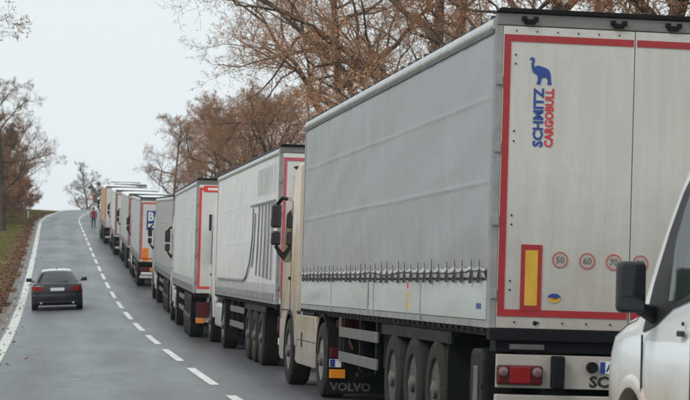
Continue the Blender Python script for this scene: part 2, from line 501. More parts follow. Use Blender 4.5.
M_navy = mat('navy_panel', (0.022, 0.035, 0.075), 0.35)
M_strapg = mat('grey_strap', (0.25, 0.25, 0.245), 0.7, var=0.2, scale=9)
M_strapk = mat('black_webbing', (0.075, 0.076, 0.080), 0.75, spec=.2)
M_steeldark = mat('dark_roof_rail', (0.07, 0.075, 0.085), 0.5, 0.3, var=0.3, scale=5)
M_mirror = mat('mirror_silvering', (0.055, 0.05, 0.052), 0.12, 0.6)
M_copper = mat('brass_fitting', (0.28, 0.17, 0.07), 0.5, 0.6)
def curtain_mat(name, c, seed=0):
    return mat(name, c, 0.45, var=0.09, scale=0.9, stretch=(1, 2.5, .22), dirt=(tuple(x * 0.52 for x in c), 1.0, 2.3, 0.45), bump=0.08, bscale=9)

TL = 13.6
def wheel_tyre(rad=0.52, wd=0.36):
    b = MB(); h = wd / 2
    b.lathe([(rad * .56, -h * .8), (rad * .62, -h), (rad * .90, -h), (rad * .975, -h * .86), (rad, -h * .62), (rad, -h * .30), (rad - .012, -h * .28), (rad - .012, -h * .24), (rad, -h * .22),
             (rad, h * .22), (rad - .012, h * .24), (rad - .012, h * .28), (rad, h * .30), (rad, h * .62), (rad * .975, h * .86), (rad * .90, h), (rad * .62, h), (rad * .56, h * .8)], 0, (0, 0, 0), 36)
    return b
def wheel_rim(rad=0.52, wd=0.36, dish=-1):
    """steel disc wheel seen from its outer side (towards -x): rim lip, recessed disc with hand holes, nuts"""
    b = MB(); h = wd / 2; r = rad * .57
    b.lathe([(r, -h * .86), (r * .965, -h * .90), (r * .93, -h * .70), (r * .90, -h * .2), (r * .80, 0.02), (r * .58, -h * .15), (r * .50, -h * .22), (r * .05, -h * .22)], 0, (0, 0, 0), 32)
    return b
def rim_holes(rad=0.52, wd=0.36):
    b = MB(); h = wd / 2; r = rad * .57
    for k in range(10):
        a = 2 * math.pi * k / 10
        b.cyl(0, (-h * .13 - 0.004, r * .72 * math.cos(a), r * .72 * math.sin(a)), r * .165, 0.06, 10)
    return b
def rim_hub(rad=0.52, wd=0.36, out=0.10):
    b = MB(); h = wd / 2; r = rad * .57
    b.lathe([(r * .40, -h * .18), (r * .38, -h * .5), (r * .30, -h * .5 - out), (r * .10, -h * .5 - out - .02)], 0, (0, 0, 0), 16)
    for k in range(10):
        a = 2 * math.pi * (k + .5) / 10
        b.cyl(0, (-h * .32, r * .52 * math.cos(a), r * .50 * math.sin(a)), .019, .08, 6)
    return b
def add_wheel(root, x, y, side, rimmat=None, rad=0.52, wd=0.36, detail=True):
    """side -1 = left of the vehicle"""
    rot = (random.random() * 6, 0, 0) if side < 0 else (random.random() * 6, 0, math.pi)
    t = part('wheel', ('tyre', rad, wd), lambda: wheel_tyre(rad, wd), M_tyre, root, (x, y, rad), rot, smooth=True)
    r = part('rim', ('rim', rad, wd), lambda: wheel_rim(rad, wd), rimmat or M_rim, t, smooth=True)
    if detail:
        part('hand_hole', ('holes', rad, wd), lambda: rim_holes(rad, wd), M_black, t)
        part('hub', ('hub', rad, wd), lambda: rim_hub(rad, wd), M_hub, t, smooth=True)
    return t

def curtain_sheet(z0, z1, seed, folds=1.0, n=230, seams=(2.5, 3.25), strap=0.0, y0=0.14, y1=13.52):
    b = MB()
    ys = np.linspace(y0, y1, n); zs = np.array(sorted(list(np.linspace(z0, z0 + .3, 8)) + [q for q in np.linspace(z0 + .36, z1, 24) if all(abs(q - s_) > .1 for s_ in seams)] + [s_ + k_ for s_ in seams for k_ in (-.09, -.06, -.04, -.025, -.012, 0, .012, .025, .04, .06, .09)]))
    def fn(y, z):
        t = (z - z0) / (z1 - z0)
        e = min(1, (y - y0) / .15, (y1 - y) / .15); e = max(0, e)
        d = 0.012 * noise.noise((y * 0.55, z * 0.35, seed)) * folds
        d += 0.011 * noise.noise((y * 3.4, z * 0.18, seed + 7)) * folds * (0.4 + 0.6 * abs(2 * t - 1))
        d += 0.009 * noise.noise((y * 0.9 + z * 2.0, z * 1.6, seed + 3)) * folds
        d += 0.010 * abs(noise.noise((y * 2.1 - z * 1.1, z * 0.8 + y * .2, seed + 11))) ** 1.5 * folds
        for k, q in enumerate(seams):
            dz = (z - q - 0.012 * noise.noise((y * 0.4, q, seed)))
            d += (0.0042 if n > 100 else 0.002) * math.exp(-(dz / 0.020) ** 2)
        for q in (3.44, 6.8, 10.24): d += 0.007 * math.exp(-((y - q) / .09) ** 2)
        d += strap * math.exp(-(z - z0) / 0.16) * (0.5 + 0.5 * math.cos(2 * math.pi * (y - .33) / 0.4)) * 0.018
        e *= min(1, .12 + max(0, z - z0 - .12) / .35, .12 + max(0, z1 - z) / .3)
        return (-(1.272 + d * e), y, z)
    b.grid(fn, ys, zs)
    return b

def strap_mesh():
    """one lashing strap: slim webbing rising to a point, buckle and hook at the foot"""
    b = MB()
    b.prism([(-.006, .0), (.006, .0), (.007, .07), (.011, .11), (.022, .155), (.004, .115), (-.005, .07)], 0, -.008, .0)
    b.prism([(-.11, -.055), (-.10, -.06), (.003, .06), (-.003, .07)], 0, -.012, -.003)
    b.prism([(.11, -.055), (.003, .07), (-.003, .06), (.10, -.06)], 0, -.0125, -.0035)
    b.box(-.018, -.002, -.017, .017, -.065, -.03)
    b.box(-.015, -.001, -.007, .007, -.03, .02)
    return b
def buckle_row(n=33, y0=0.35, dy=0.4):
    b = MB()
    for k in range(n):
        y = y0 + k * dy
        b.box(-.006, .0, y - .022, y + .022, .05, .26)
        b.prism([(y - .075, .10), (y - .04, .015), (y, -.015), (y + .04, .015), (y + .075, .10), (y + .03, .09), (y, .07), (y - .03, .09)], 0, -.014, -.004)
        b.box(-.024, -.003, y - .016, y + .016, -.07, .06)
    return b

def lower_rail():
    b = MB()
    b.box(-1.275, -1.20, 0.05, 13.55, 1.195, 1.26)
    return b
def rail_tabs():
    b = MB()
    for k in range(45):
        y = .3 + .3 * k
        b.box(-1.279, -1.262, y - .05, y + .05, 1.155, 1.197)
    return b
def roof_rail_left():
    b = MB()
    # rounded gutter profile swept along the trailer
    prof = [(-1.285, 3.86), (-1.297, 3.875), (-1.300, 3.91), (-1.292, 3.945), (-1.272, 3.965), (-1.24, 3.972), (-1.20, 3.972), (-1.20, 3.86)]
    b.prism(prof, 1, 0.10, 13.58)
    return b
def roof_clips():
    b = MB()
    for k in range(28):
        y = .3 + .487 * k
        b.box(-1.268, -1.14, y - .035, y + .035, 3.985, 4.035)
    return b
def roof_sheet():
    b = MB()
    def fn(y, x):
        f = 0.018 * (0.5 + 0.5 * math.cos(2 * math.pi * (y - .3) / .487))
        return (x, y, 3.975 + f * (1 - (abs(x) / 1.27) ** 6) + 0.045 * (1 - (x / 1.27) ** 2))
    b.grid(fn, np.linspace(.06, 13.56, 112), np.linspace(-1.262, 1.262, 13))
    b.box(-1.262, 1.262, .06, 13.56, 3.955, 3.972)
    return b

def trailer_common(root, cm, boards, detail, roofm, rng, wheels=True, sideguard=True):
    """everything of a 13.6 m curtain-sided semi-trailer except its rear face"""
    zc0 = 1.62 if boards else 1.27
    key = 'c%d%d' % (boards, rng)
    part('curtain', ('curt', key), lambda: curtain_sheet(zc0, 3.865, rng * 3.7, 1.25 if detail > 1 else 1.1, 230 if detail > 1 else 90, (2.5, 3.25) if boards else (2.35, 3.1), 1.0 if detail else 0.6), cm, root, smooth=True, fix=False)
    part('curtain', ('curtr',), lambda: MB().box(1.262, 1.272, .1, 13.5, 1.25, 3.865), cm, root)
    part('roof_rail', ('rrail',), roof_rail_left, M_alu if detail else roofm, root, smooth=True)
    part('roof_rail', ('rrailr',), lambda: MB().box(1.20, 1.29, .1, 13.58, 3.86, 3.972), M_alu, root)
    part('roof', ('roofs',), roof_sheet, roofm, root, smooth=True)
    part('bulkhead', ('bulk',), lambda: MB().box(-1.26, 1.26, 13.52, 13.6, 1.1, 4.0), M_white, root, bevel=.02)
    part('corner_post', ('cpl',), lambda: MB().box(-1.278, -1.20, .03, .13, 1.2, 3.95), M_alud, root, bevel=.008)
    part('corner_post', ('cpr',), lambda: MB().box(1.20, 1.278, .03, .13, 1.2, 3.95), M_alud, root, bevel=.008)
    part('corner_post', ('cpf',), lambda: MB().box(-1.283, -1.20, 13.50, 13.59, 1.2, 3.95), M_alud, root, bevel=.008)
    part('floor', ('floor',), lambda: MB().box(-1.20, 1.20, .05, 13.55, 1.12, 1.26), M_chassis, root)
    part('lower_rail', ('lrail',), lower_rail, M_alud, root)
    if detail:
        if detail > 1:
            for k in range(28):
                part('roof_clip', ('rclip1',), lambda: MB().box(-1.274, -1.20, -.028, .028, 3.974, 4.004), M_steeldark, root, (0, .3 + .487 * k, 0))
            for k in range(45):
                part('rail_tab', ('ltab1',), lambda: MB().box(-1.279, -1.262, -.05, .05, 1.155, 1.197), M_chassis, root, (0, .3 + .3 * k, 0))
            part('shadow_gap', ('rgap',), lambda: MB().box(-1.2885, -1.25, .1, 13.55, 3.828, 3.862), M_steeldark, root)  # dark strip standing in for the shadow gap below the roof gutter
        else:
            part('roof_clip', ('rclip',), roof_clips, M_steeldark, root)['kind'] = 'stuff'
            part('rail_tab', ('ltab',), rail_tabs, M_chassis, root)['kind'] = 'stuff'
    # frame beams, axles, running gear
    for sx in (-1, 1):
        part('chassis_beam', ('beam', sx), lambda: MB().box(sx * .5 - .06, sx * .5 + .06, .3, 12.6, .78, 1.12), M_chassis, root)
    for y in (2.72, 4.03, 5.34):
        part('axle', ('axle',), lambda: MB().cyl(0, (0, 0, .52), .07, 2.0, 10).box(-.75, -.55, -.35, .35, .5, .85).box(.55, .75, -.35, .35, .5, .85), M_chassis, root, (0, y, 0))
        for sx in (-1, 1):
            add_wheel(root, sx * 1.07, y, sx, M_rimdark, detail=detail > 0 and sx < 0)
    part('mudguard_beam', ('mgb',), lambda: MB().box(-1.23, -.88, 1.95, 6.15, 1.075, 1.115).box(-1.235, -1.205, 1.95, 6.2, 1.0, 1.115), M_black, root)
    part('mud_flap', ('mflap',), lambda: MB().box(-1.24, -.86, 2.06, 2.085, .42, 1.07), M_black, root)
    part('mud_flap', ('mflapr',), lambda: MB().box(.86, 1.24, 2.06, 2.085, .42, 1.07), M_black, root)
    part('landing_leg', ('leg',), lambda: MB().box(-.86, -.74, 10.05, 10.17, .38, 1.12).box(-.92, -.68, 9.98, 10.24, .34, .39), M_chassis, root)
    part('landing_leg', ('legr',), lambda: MB().box(.74, .86, 10.05, 10.17, .38, 1.12).box(.68, .92, 9.98, 10.24, .34, .39), M_chassis, root)
    if sideguard:
        for sx in (-1, 1):
            for z in (.62, .94):
                part('side_guard', ('sg', sx, z), lambda: MB().box(sx * 1.215 - .015, sx * 1.215 + .015, 6.55, 9.75, z - .065, z + .065), M_guard if detail else M_chassis, root, bevel=.01)
            for y in (6.8, 8.1, 9.5):
                part('guard_post', ('gp', sx, y), lambda: MB().box(sx * 1.17 - .03, sx * 1.17 + .03, y - .04, y + .04, .5, 1.12), M_chassis, root)
        part('pallet_box', ('pbox',), lambda: MB().box(-.70, .95, 6.7, 9.3, .48, 1.10), M_black, root, bevel=.03)
    part('tool_box', ('tbox',), lambda: MB().box(-1.12, -.62, 10.3, 10.85, .55, 1.08), M_black, root, bevel=.02)
    part('air_tank', ('tank',), lambda: MB().cyl(1, (-.30, 2.0, .82), .14, .9, 14), M_chassis, root, smooth=True)

def rear_lights(root, detail):
    if detail > 1: return
    part('rear_bumper', ('bump2',), lambda: MB().box(-1.2, 1.2, .02, .12, .48, .60), M_doorw, root, bevel=.01)
    part('light_bar', ('lbar2',), lambda: MB().box(-1.22, 1.22, .03, .10, .74, .98), M_black, root, bevel=.01)
    for sx in (-1, 1):
        part('tail_light', ('tl2', sx), lambda: MB().box(sx * .98 - .22, sx * .98 + .22, -.005, .04, .78, .94), M_lampred, root, bevel=.015)
        part('indicator_lens', ('ti2', sx), lambda: MB().box(sx * .72 - .05, sx * .72 + .05, -.004, .04, .78, .94), M_lampamb, root, bevel=.012)
    part('under_run_flap', ('urf',), lambda: MB().box(-1.2, 1.2, .05, .09, .40, .485), M_black, root)

def rear_door(root, sx, dm, tape, ribs=True):
    """one leaf of the rear doors; sx -1 = left leaf"""
    x0, x1 = (-1.215, -.004) if sx < 0 else (.004, 1.215)
    d = part('rear_door', ('door', sx), lambda: MB().box(x0, x1, 0.0, .05, 1.2, 3.885), dm, root, bevel=.006)
    if ribs:
        def f():
            b = MB()
            for k in range(1, 5):
                x = x0 + (x1 - x0) * k / 5
                b.box(x - .006, x + .006, -.0012, .01, 1.24, 3.86)
            return b
        part('door_rib', ('ribs', sx), f, dm, d)
    if tape:
        o = x0 if sx < 0 else x1
        i = x1 if sx < 0 else x0
        e = -sx * .02
        a0, a1 = sorted((o + e * .3, o + e * .3 - sx * .062))
        part('tape_strip', ('tpv', sx), lambda: MB().box(a0, a1, -.006, .002, 1.305, 3.81), tape, d)
        h0, h1 = (a1, i - .012) if sx < 0 else (i + .012, a0)
        part('tape_strip', ('tpt', sx), lambda: MB().box(h0, h1, -.006, .002, 3.748, 3.81), tape, d)
        part('tape_strip', ('tpb', sx), lambda: MB().box(h0, h1, -.006, .002, 1.305, 1.367), tape, d)
    for z in (1.5, 2.15, 2.8, 3.4):
        part('hinge', ('hg', sx), lambda: MB().box(sx * 1.245 - .028, sx * 1.245 + .028, -.014, .028, -.045, .045), M_alud, d, (0, 0, z), bevel=.006)
    return d

def rear_frame(root, headm):
    part('rear_header', ('rhead',), lambda: MB().box(-1.275, 1.275, .0, .10, 3.892, 4.0), headm, root, bevel=.008)
    part('header_cap', ('rcap',), lambda: MB().prism([(-1.29, 4.003), (1.29, 4.003), (1.25, 4.045), (-1.25, 4.045)], 1, -.03, .16), M_black, root, bevel=.006)
    part('door_post', ('dpl',), lambda: MB().box(-1.277, -1.219, .004, .03, 1.2, 3.888), M_alud, root)
    part('door_post', ('dpr',), lambda: MB().box(1.219, 1.277, .004, .03, 1.2, 3.888), M_alud, root)
    part('rear_sill', ('rsill',), lambda: MB().box(-1.27, 1.27, .0, .14, 1.09, 1.195), M_chassis, root, bevel=.01)

def cab(root, body, h=3.4, y=14.2, detail=1, skirt=True, mirm=None, hub=M_rim):
    """cab-over tractor unit, cab back at y"""
    e = root
    k = (round(h, 2), round(y, 2))
    prof = [(0, .62), (0, h), (.30, h + .02), (.85, h - .10), (1.45, h - .30), (1.86, h - .62), (2.22, 1.80), (2.30, 1.20), (2.30, .42), (2.1, .36), (1.56, .36), (1.52, .70),
            (1.36, .98), (1.12, 1.12), (.72, 1.12), (.48, .98), (.32, .70), (.30, .62)]
    def shell():
        b = MB(); n = len(prof)
        def ring(x, ins):
            c = (1.1, 1.9)
            out = []
            for (a, z) in prof:
                q = ins if z > 1.15 or a > 2.0 else 0
                out.append((x, a - (q if a > .4 else -q * .3) + y, z - (q * .8 if z > h - .7 else 0)))
            return out
        return b.loft([ring(-1.25, .05), ring(-1.21, .0), ring(-.8, -.03), ring(0, -.05), ring(.8, -.03), ring(1.21, 0), ring(1.25, .05)])
    c = part('cab', ('cab',) + k, shell, body, e, bevel=.02, smooth=True)
    part('roof_fairing', ('fair',) + k, lambda: MB().prism([(-.02, h - .04), (.9, h - .12), (.45, h + .18), (.02, h + .34)], 0, -1.05, 1.05), body, c, (0, y, 0), bevel=.05)
    for sx in (-1, 1):
        X = sx * 1.253
        part('side_window', ('cwin', sx) + k, lambda: MB().prism([(.98, 1.98), (.98, 2.62), (1.10, 2.72), (1.66, 2.66), (2.02, 1.98), (1.9, 1.90), (1.06, 1.90)], 0, X - .006, X + .006), M_glass, c, (0, y, 0))
        part('door_seam', ('cseam', sx) + k, lambda: MB().box(X - .004, X + .004, .90, .915, 1.15, 2.85).box(X - .004, X + .004, 2.10, 2.115, 1.0, 1.9).box(X - .004, X + .004, .915, 2.1, 1.14, 1.155), M_black, c, (0, y, 0))
        part('door_handle', ('chand', sx) + k, lambda: MB().box(X - .018, X + .018, .96, 1.12, 1.62, 1.67), M_black, c, (0, y, 0), bevel=.008)
        part('side_deflector', ('cdef', sx) + k, lambda: MB().prism([(-.62, 1.05), (-.62, h - .15), (-.02, h - .02), (-.02, 1.0)], 0, sx * 1.20 - .02, sx * 1.20 + .02), body, c, (0, y, 0), bevel=.012)
        part('mudguard', ('cmud', sx) + k, lambda: MB().loft([[(sx * q, .92 + r * math.cos(a), .52 + r * math.sin(a)) for q, r in ((1.258, .58), (1.258, .645), (.9, .645), (.9, .58))] for a in np.linspace(-.25, math.pi + .12, 16)]), M_black, c, (0, y, 0), smooth=True)
        # mirrors: upper and lower housing on arms
        ma = part('mirror', ('mir', sx) + k, lambda: MB().box(sx * 1.385 - .085, sx * 1.385 + .085, 1.98, 2.10, 2.45, 2.83), mirm or M_black, c, (0, y, 0), bevel=.045, segs=3, smooth=True)
        part('mirror_housing', ('mir2', sx) + k, lambda: MB().box(sx * 1.385 - .08, sx * 1.385 + .08, 1.98, 2.10, 2.17, 2.40), mirm or M_black, ma, bevel=.05, segs=3, smooth=True)
        part('mirror_glass', ('mirg', sx) + k, lambda: MB().box(sx * 1.385 - .068, sx * 1.385 + .068, 1.972, 1.979, 2.48, 2.80).box(sx * 1.385 - .065, sx * 1.385 + .065, 1.972, 1.979, 2.20, 2.37), M_mirror, ma)
        part('mirror_arm', ('mira', sx) + k, lambda: MB().tube([(sx * 1.18, 1.72, 2.90), (sx * 1.30, 1.95, 2.93), (sx * 1.38, 2.05, 2.82)], .03, 8), M_black, ma, smooth=True)
        part('mirror_arm', ('mirb', sx) + k, lambda: MB().tube([(sx * 1.22, 1.95, 1.95), (sx * 1.30, 2.0, 2.04), (sx * 1.38, 2.05, 2.16)], [.05, .04, .03], 8), M_black, ma, smooth=True)
    part('windscreen', ('wscr',) + k, lambda: MB().loft([[(x, a + .015 - .05 * (abs(x) / 1.1) ** 3, z) for a, z in ((1.94, h - .66), (2.265, 1.84), (2.255, 1.83), (1.92, h - .68))] for x in (-1.1, -.7, 0, .7, 1.1)]), M_glass, c, (0, y, .0), smooth=True)
    part('grille', ('grl',) + k, lambda: MB().box(-.85, .85, 2.28, 2.36, .75, 1.62), M_black, c, (0, y, 0), bevel=.03)
    for sx in (-1, 1):
        part('headlight', ('hdl', sx) + k, lambda: MB().box(sx * .95 - .22, sx * .95 + .22, 2.24, 2.335, .62, .86), M_lampclr, c, (0, y, 0), bevel=.03)
        part('cab_step', ('stp', sx) + k, lambda: MB().box(sx * 1.10 - .12, sx * 1.10 + .12, 1.6, 2.05, .38, .44).box(sx * 1.10 - .12, sx * 1.10 + .12, 1.6, 2.05, .70, .75), M_black, c, (0, y, 0))
    # tractor frame, tanks, axles
    for sx in (-1, 1):
        part('tractor_beam', ('tbm', sx) + k, lambda: MB().box(sx * .42 - .05, sx * .42 + .05, -3.7, 1.8, .72, .98), M_chassis, e, (0, y, 0))
        if skirt:
            sk = part('side_skirt', ('skt', sx) + k, lambda: MB().prism([(-.02, .36), (.24, .40), (.26, .75), (.20, 1.10), (-2.02, 1.10), (-2.10, .95), (-2.18, .70), (-2.16, .36)], 0, sx * 1.20 - .035, sx * 1.20 + .035), body, e, (0, y, 0), bevel=.015)
            part('skirt_vent', ('skv', sx) + k, lambda: MB().box(sx * 1.20 - .039, sx * 1.20 + .039, -.62, -.48, .62, .84).box(sx * 1.20 - .038, sx * 1.20 + .038, -2.1, .22, .715, .725), M_black, sk)
            part('skirt_top', ('sktt', sx) + k, lambda: MB().box(sx * 1.16 - .09, sx * 1.16 + .09, -2.0, .1, 1.11, 1.15), M_black, sk)
        else:
            part('fuel_tank', ('ftk', sx) + k, lambda: MB().box(sx * .92 - .30, sx * .92 + .30, -2.0, -.1, .42, 1.0), M_alu, e, (0, y, 0), bevel=.1, segs=3, smooth=True)
    part('axle', ('tax',), lambda: MB().cyl(0, (0, 0, .52), .11, 1.9, 10), M_chassis, e, (0, y - 2.85, 0))
    for sx in (-1, 1):
        add_wheel(e, sx * 1.10, y + .92, sx, hub, wd=.32, detail=sx < 0)
        add_wheel(e, sx * 1.08, y - 2.85, sx, hub, wd=.34, detail=sx < 0)
        part('wheel_arch', ('warch', sx), lambda: MB().loft([[(sx * q, r * math.cos(a), .52 + r * math.sin(a)) for q, r in ((1.24, .60), (1.24, .635), (.75, .635), (.75, .60))] for a in np.linspace(.1, math.pi - .05, 14)]), M_black, e, (0, y - 2.85, 0), smooth=True)
        part('mud_flap', ('tflap', sx), lambda: MB().box(sx * .98 - .27, sx * .98 + .27, -.012, .012, .22, .95), M_black, e, (0, y - 3.52, 0))
    part('fifth_wheel', ('fifth',), lambda: MB().cyl(2, (0, 0, 1.05), .45, .12, 16), M_chassis, e, (0, y - 2.4, 0))
    return c



def place_lorry(root, s, xleft, yaw, roll=0.0):
    """stand a lorry on the carriageway: its rear-left bottom corner at distance s, xleft metres right of the centre line"""
    xc = xleft + 1.275
    h = road_h(s + 8)
    za, zb = surf(s + 4.0, xc), surf(s + 14.8, xc)
    pitch = math.atan2(zb - za, 10.8)
    p = world(s, xc)
    z = za - 4.0 * math.tan(pitch)
    root.location = (p[0], p[1], z)
    e = Matrix.Rotation(-(h) + yaw, 4, 'Z') @ Matrix.Rotation(pitch, 4, 'X') @ Matrix.Rotation(math.atan(CAMBER) + roll, 4, 'Y')
    root.rotation_euler = e.to_euler()

LG = 'lorries queuing in the right-hand lane'
def decal_rect(name, parent, x0, x1, z0, z1, m, d=-.006, back=.003):
    return part(name, None, lambda: MB().box(x0, x1, d, back, z0, z1), m, parent)

# ---- lorry one: grey curtain, cream doors, beige cab
C_grey = curtain_mat('grey_pvc_curtain', (0.285, 0.30, 0.312))
M_board = mat('pale_aluminium_board', (0.46, 0.495, 0.50), 0.38, 0.12, var=0.06, scale=1.5, stretch=(1, .3, 3), dirt=((0.26, 0.25, 0.22), 1.1, 1.6, 0.3))
M_beige = mat('beige_cab_paint', (0.50, 0.41, 0.325), 0.34, var=0.06, scale=3, coat=0.35, dirt=((0.12, 0.095, 0.078), 0.3, 1.5, 0.8))
M_roofg = mat('grey_roof_tarpaulin', (0.40, 0.41, 0.42), 0.6, var=0.2, scale=2)
M_roofw = mat('white_roof_tarpaulin', (0.72, 0.74, 0.75), 0.6, var=0.08, scale=1)

t1 = empty('semi_truck')
tag(t1, 'nearest lorry with plain grey curtain side, cream rear doors and beige cab', 'truck', LG)
trailer_common(t1, C_grey, True, 2, M_roofg, 1)
rear_frame(t1, M_head)
for a, b_ in ((.15, 3.42), (3.46, 6.55), (7.05, 10.22), (10.26, 13.5)):
    for z0, z1 in ((1.265, 1.615),):
        part('side_board', None, lambda: MB().box(-1.283, -1.255, a, b_, z0, z1), M_board, t1, bevel=.004)
for y in (3.44, 6.58, 7.02, 10.24):
    part('stanchion', None, lambda: MB().box(-1.289, -1.25, y - .022, y + .022, 1.21, 1.66), M_alud, t1, bevel=.006)
part('side_board', None, lambda: MB().box(-1.277, -1.25, 6.62, 6.98, 1.265, 1.615), M_board, t1)
for k in range(33):
    st = part('strap', ('strap',), strap_mesh, M_strapk, t1, (-1.296, .36 + .4 * k + random.Random(k).uniform(-.03, .03), 1.655), (random.Random(k + 50).uniform(-.10, .10), 0, 0))
    st.scale = (1, 1, random.Random(k + 9).uniform(.8, 1.15))
part('customs_cord', None, lambda: MB().tube([(-1.304, y, 1.70 + .035 * noise.noise((y * .8, 0, 3)) - .012 * abs(math.sin(y * 7.85))) for y in np.linspace(.15, 13.45, 160)], .0065, 5), M_strapk, t1)
part('curtain_hem', None, lambda: MB().grid(lambda y, t: (-1.284 - .010 * math.sin(math.pi * t) - .006 * math.sin(y * 7.85) * t, y, 1.635 + (.10 + .012 * math.sin(y * 15.7 + .6)) * t), np.linspace(.17, 13.48, 220), np.linspace(0, 1, 6)), mat('pale_curtain_hem', (0.40, 0.41, 0.41), .5, var=.08), t1, smooth=True, fix=False)
part('hook_rail', None, lambda: MB().box(-1.292, -1.283, .2, 13.45, 1.628, 1.642), M_chassis, t1)
part('side_sticker', None, lambda: MB().box(-1.286, -1.282, 4.18, 4.30, 1.30, 1.40, 0).box(-1.286, -1.282, 4.20, 4.28, 1.42, 1.50, 0), M_yel, t1)
part('side_sticker', None, lambda: MB().box(-1.2865, -1.282, 4.19, 4.27, 1.53, 1.60), M_redprint, t1)
part('side_sticker', None, lambda: MB().box(-1.286, -1.282, .34, .56, 1.36, 1.41), M_blue, t1)
dl = rear_door(t1, -1, M_door, M_red)
dr = rear_door(t1, 1, M_door, M_red)
for x in (-.98, -.16, .35, 1.0):
    part('header_latch', None, lambda: MB().box(x - .05, x + .05, -.03, .0, 3.905, 3.95).box(x - .075, x - .03, -.035, .0, 3.93, 3.975).box(x + .03, x + .075, -.035, .0, 3.93, 3.975), M_black, t1, bevel=.008)
# rivets down the left leaf and along the top
def rivets():
    b = MB()
    for z in (3.63, 3.55, 2.95, 2.86, 2.2, 2.12, 1.62, 1.54): b.cyl(1, (-1.10, -.003, z), .008, .012, 8)
    for k in range(6): b.cyl(1, (-1.1 + .19 * k, -.003, 3.845), .007, .012, 8)
    for k in range(5): b.cyl(1, (-1.05 + .22 * k, -.003, 1.255), .008, .012, 8)
    b.cyl(1, (-.86, -.004, 1.25), .02, .014, 10)
    return b
part('rivet', None, rivets, M_chassis, dl)['kind'] = 'stuff'
# red-edged yellow marker board
mk = part('marker_board', None, lambda: MB().box(-1.003, -.812, -.010, .002, 1.36, 1.945), M_red, dl)
part('marker_sheet', None, lambda: MB().box(-.965, -.850, -.013, -.004, 1.405, 1.895), M_yel, mk)
# speed plates 50 60 70 80
def ring_mesh(r0, r1):
    b = MB()
    n = 28
    vs = [(r * math.cos(2 * math.pi * k / n), y, r * math.sin(2 * math.pi * k / n)) for y in (-.006, .002) for r in (r0, r1) for k in range(n)]
    fs = []
    for k in range(n):
        k2 = (k + 1) % n
        fs += [(k, k2, n + k2, n + k), (n + k, n + k2, 3 * n + k2, 3 * n + k), (k, 2 * n + k, 2 * n + k2, k2)]
    return b.add(vs, fs)
for q, (x, z) in zip(('50', '60', '70', '80'), ((-.645, 1.818), (-.395, 1.815), (-.150, 1.812), (.098, 1.810))):
    dd = dl if x < 0 else dr
    pl = part('speed_plate', ('spl',), lambda: MB().cyl(1, (0, 0, 0), .072, .008, 28), M_door, dd, (x, 0, z))
    part('speed_ring', ('spr',), lambda: ring_mesh(.061, .073), M_fadedring, pl)
    text_part('speed_number', q, .082, M_greyink, pl, (0, -.0055, -.028), (1, 0, 0), (0, 0, 1), bold=.0012, align='CENTER')
# lettering that climbs the left leaf, with the blue elephant emblem above it
text_part('maker_lettering', 'SCHMITZ', .125, M_blue, dl, (-.838, -.004, 2.815), (0, 0, 1), (-1, 0, 0), bold=.0045, sx=1.0)
text_part('maker_lettering', 'CARGOBULL', .105, M_redprint, dl, (-.745, -.004, 2.815), (0, 0, 1), (-1, 0, 0), bold=.0042, sx=.86)
ele = [(0, .22), (.012, .235), (.03, .24), (.045, .23), (.048, .205), (.040, .175), (.048, .15), (.062, .162), (.085, .168), (.105, .160), (.125, .155), (.150, .148), (.175, .132),
       (.190, .105), (.196, .07), (.198, .03), (.205, .0), (.165, .0), (.170, .03), (.160, .06), (.135, .062), (.118, .055), (.108, .03), (.105, .0), (.068, .0), (.078, .03), (.080, .06),
       (.070, .085), (.052, .095), (.040, .098), (.030, .115), (.022, .145), (.018, .18), (.026, .205), (.022, .218), (.012, .212)]
part('elephant_emblem', None, lambda: MB().prism([(-.975 + x * 1.02, 3.375 + z * 1.0) for x, z in ele], 1, -.006, .002), M_blue, dl)
# round blue and yellow sticker
part('country_sticker', None, lambda: MB().prism([(-.69 + .06 * math.cos(a), 1.478 + .04 * math.sin(a)) for a in np.linspace(0, math.pi, 14)], 1, -.006, .002), M_blue, dl)
part('country_sticker', None, lambda: MB().prism([(-.69 + .06 * math.cos(a), 1.477 + .04 * math.sin(a)) for a in np.linspace(math.pi, 2 * math.pi, 14)], 1, -.006, .002), M_yel, dl)
text_part('country_code', 'UA', .042, M_ink, dl, (-.69, -.0065, 1.463), (1, 0, 0), (0, 0, 1), bold=.001, align='CENTER')
# rear light carrier
lp = part('light_panel', None, lambda: MB().box(-1.19, 1.19, .04, .09, .672, .968), M_door, t1, bevel=.008)
for sx in (-1, 1):
    tl = part('tail_light', None, lambda: MB().box(sx * .985 - .21, sx * .985 + .21, -.01, .05, .70, .875), M_lampred, t1, bevel=.025, segs=3)
    part('lens_center', None, lambda: MB().box(sx * .985 - .09, sx * .985 + .09, -.016, -.004, .715, .86), M_lampbright, tl, bevel=.01)
    for dx in (-.155, .155):
        part('lens_round', None, lambda: MB().lathe([(.042, .0), (.042, -.022), (.03, -.030), (.008, -.032)], 1, (sx * .985 + dx, -.004, .815), 16), M_lampclr, tl, smooth=True)
for x in (-.64, .64):
    part('buffer_block', None, lambda: MB().box(x - .06, x + .06, -.05, .045, .675, .965), M_black, t1, bevel=.02)
part('plate_lamp', None, lambda: MB().cyl(1, (-.32, .02, .87), .05, .08, 14), M_black, t1)
npl = part('number_plate', None, lambda: MB().box(-.245, .285, .030, .042, .815, .925), M_print_w, t1, bevel=.003)
part('plate_band', None, lambda: MB().box(-.242, -.195, .027, .034, .818, .922), M_blue, npl)
text_part('plate_letter', 'A', .095, M_ink, npl, (-.185, .0285, .837), (1, 0, 0), (0, 0, 1), bold=.002)
text_part('panel_lettering', 'SCHMITZ', .135, M_ink, lp, (-.335, .0385, .695), (1, 0, 0), (0, 0, 1), bold=.006, sx=1.15)
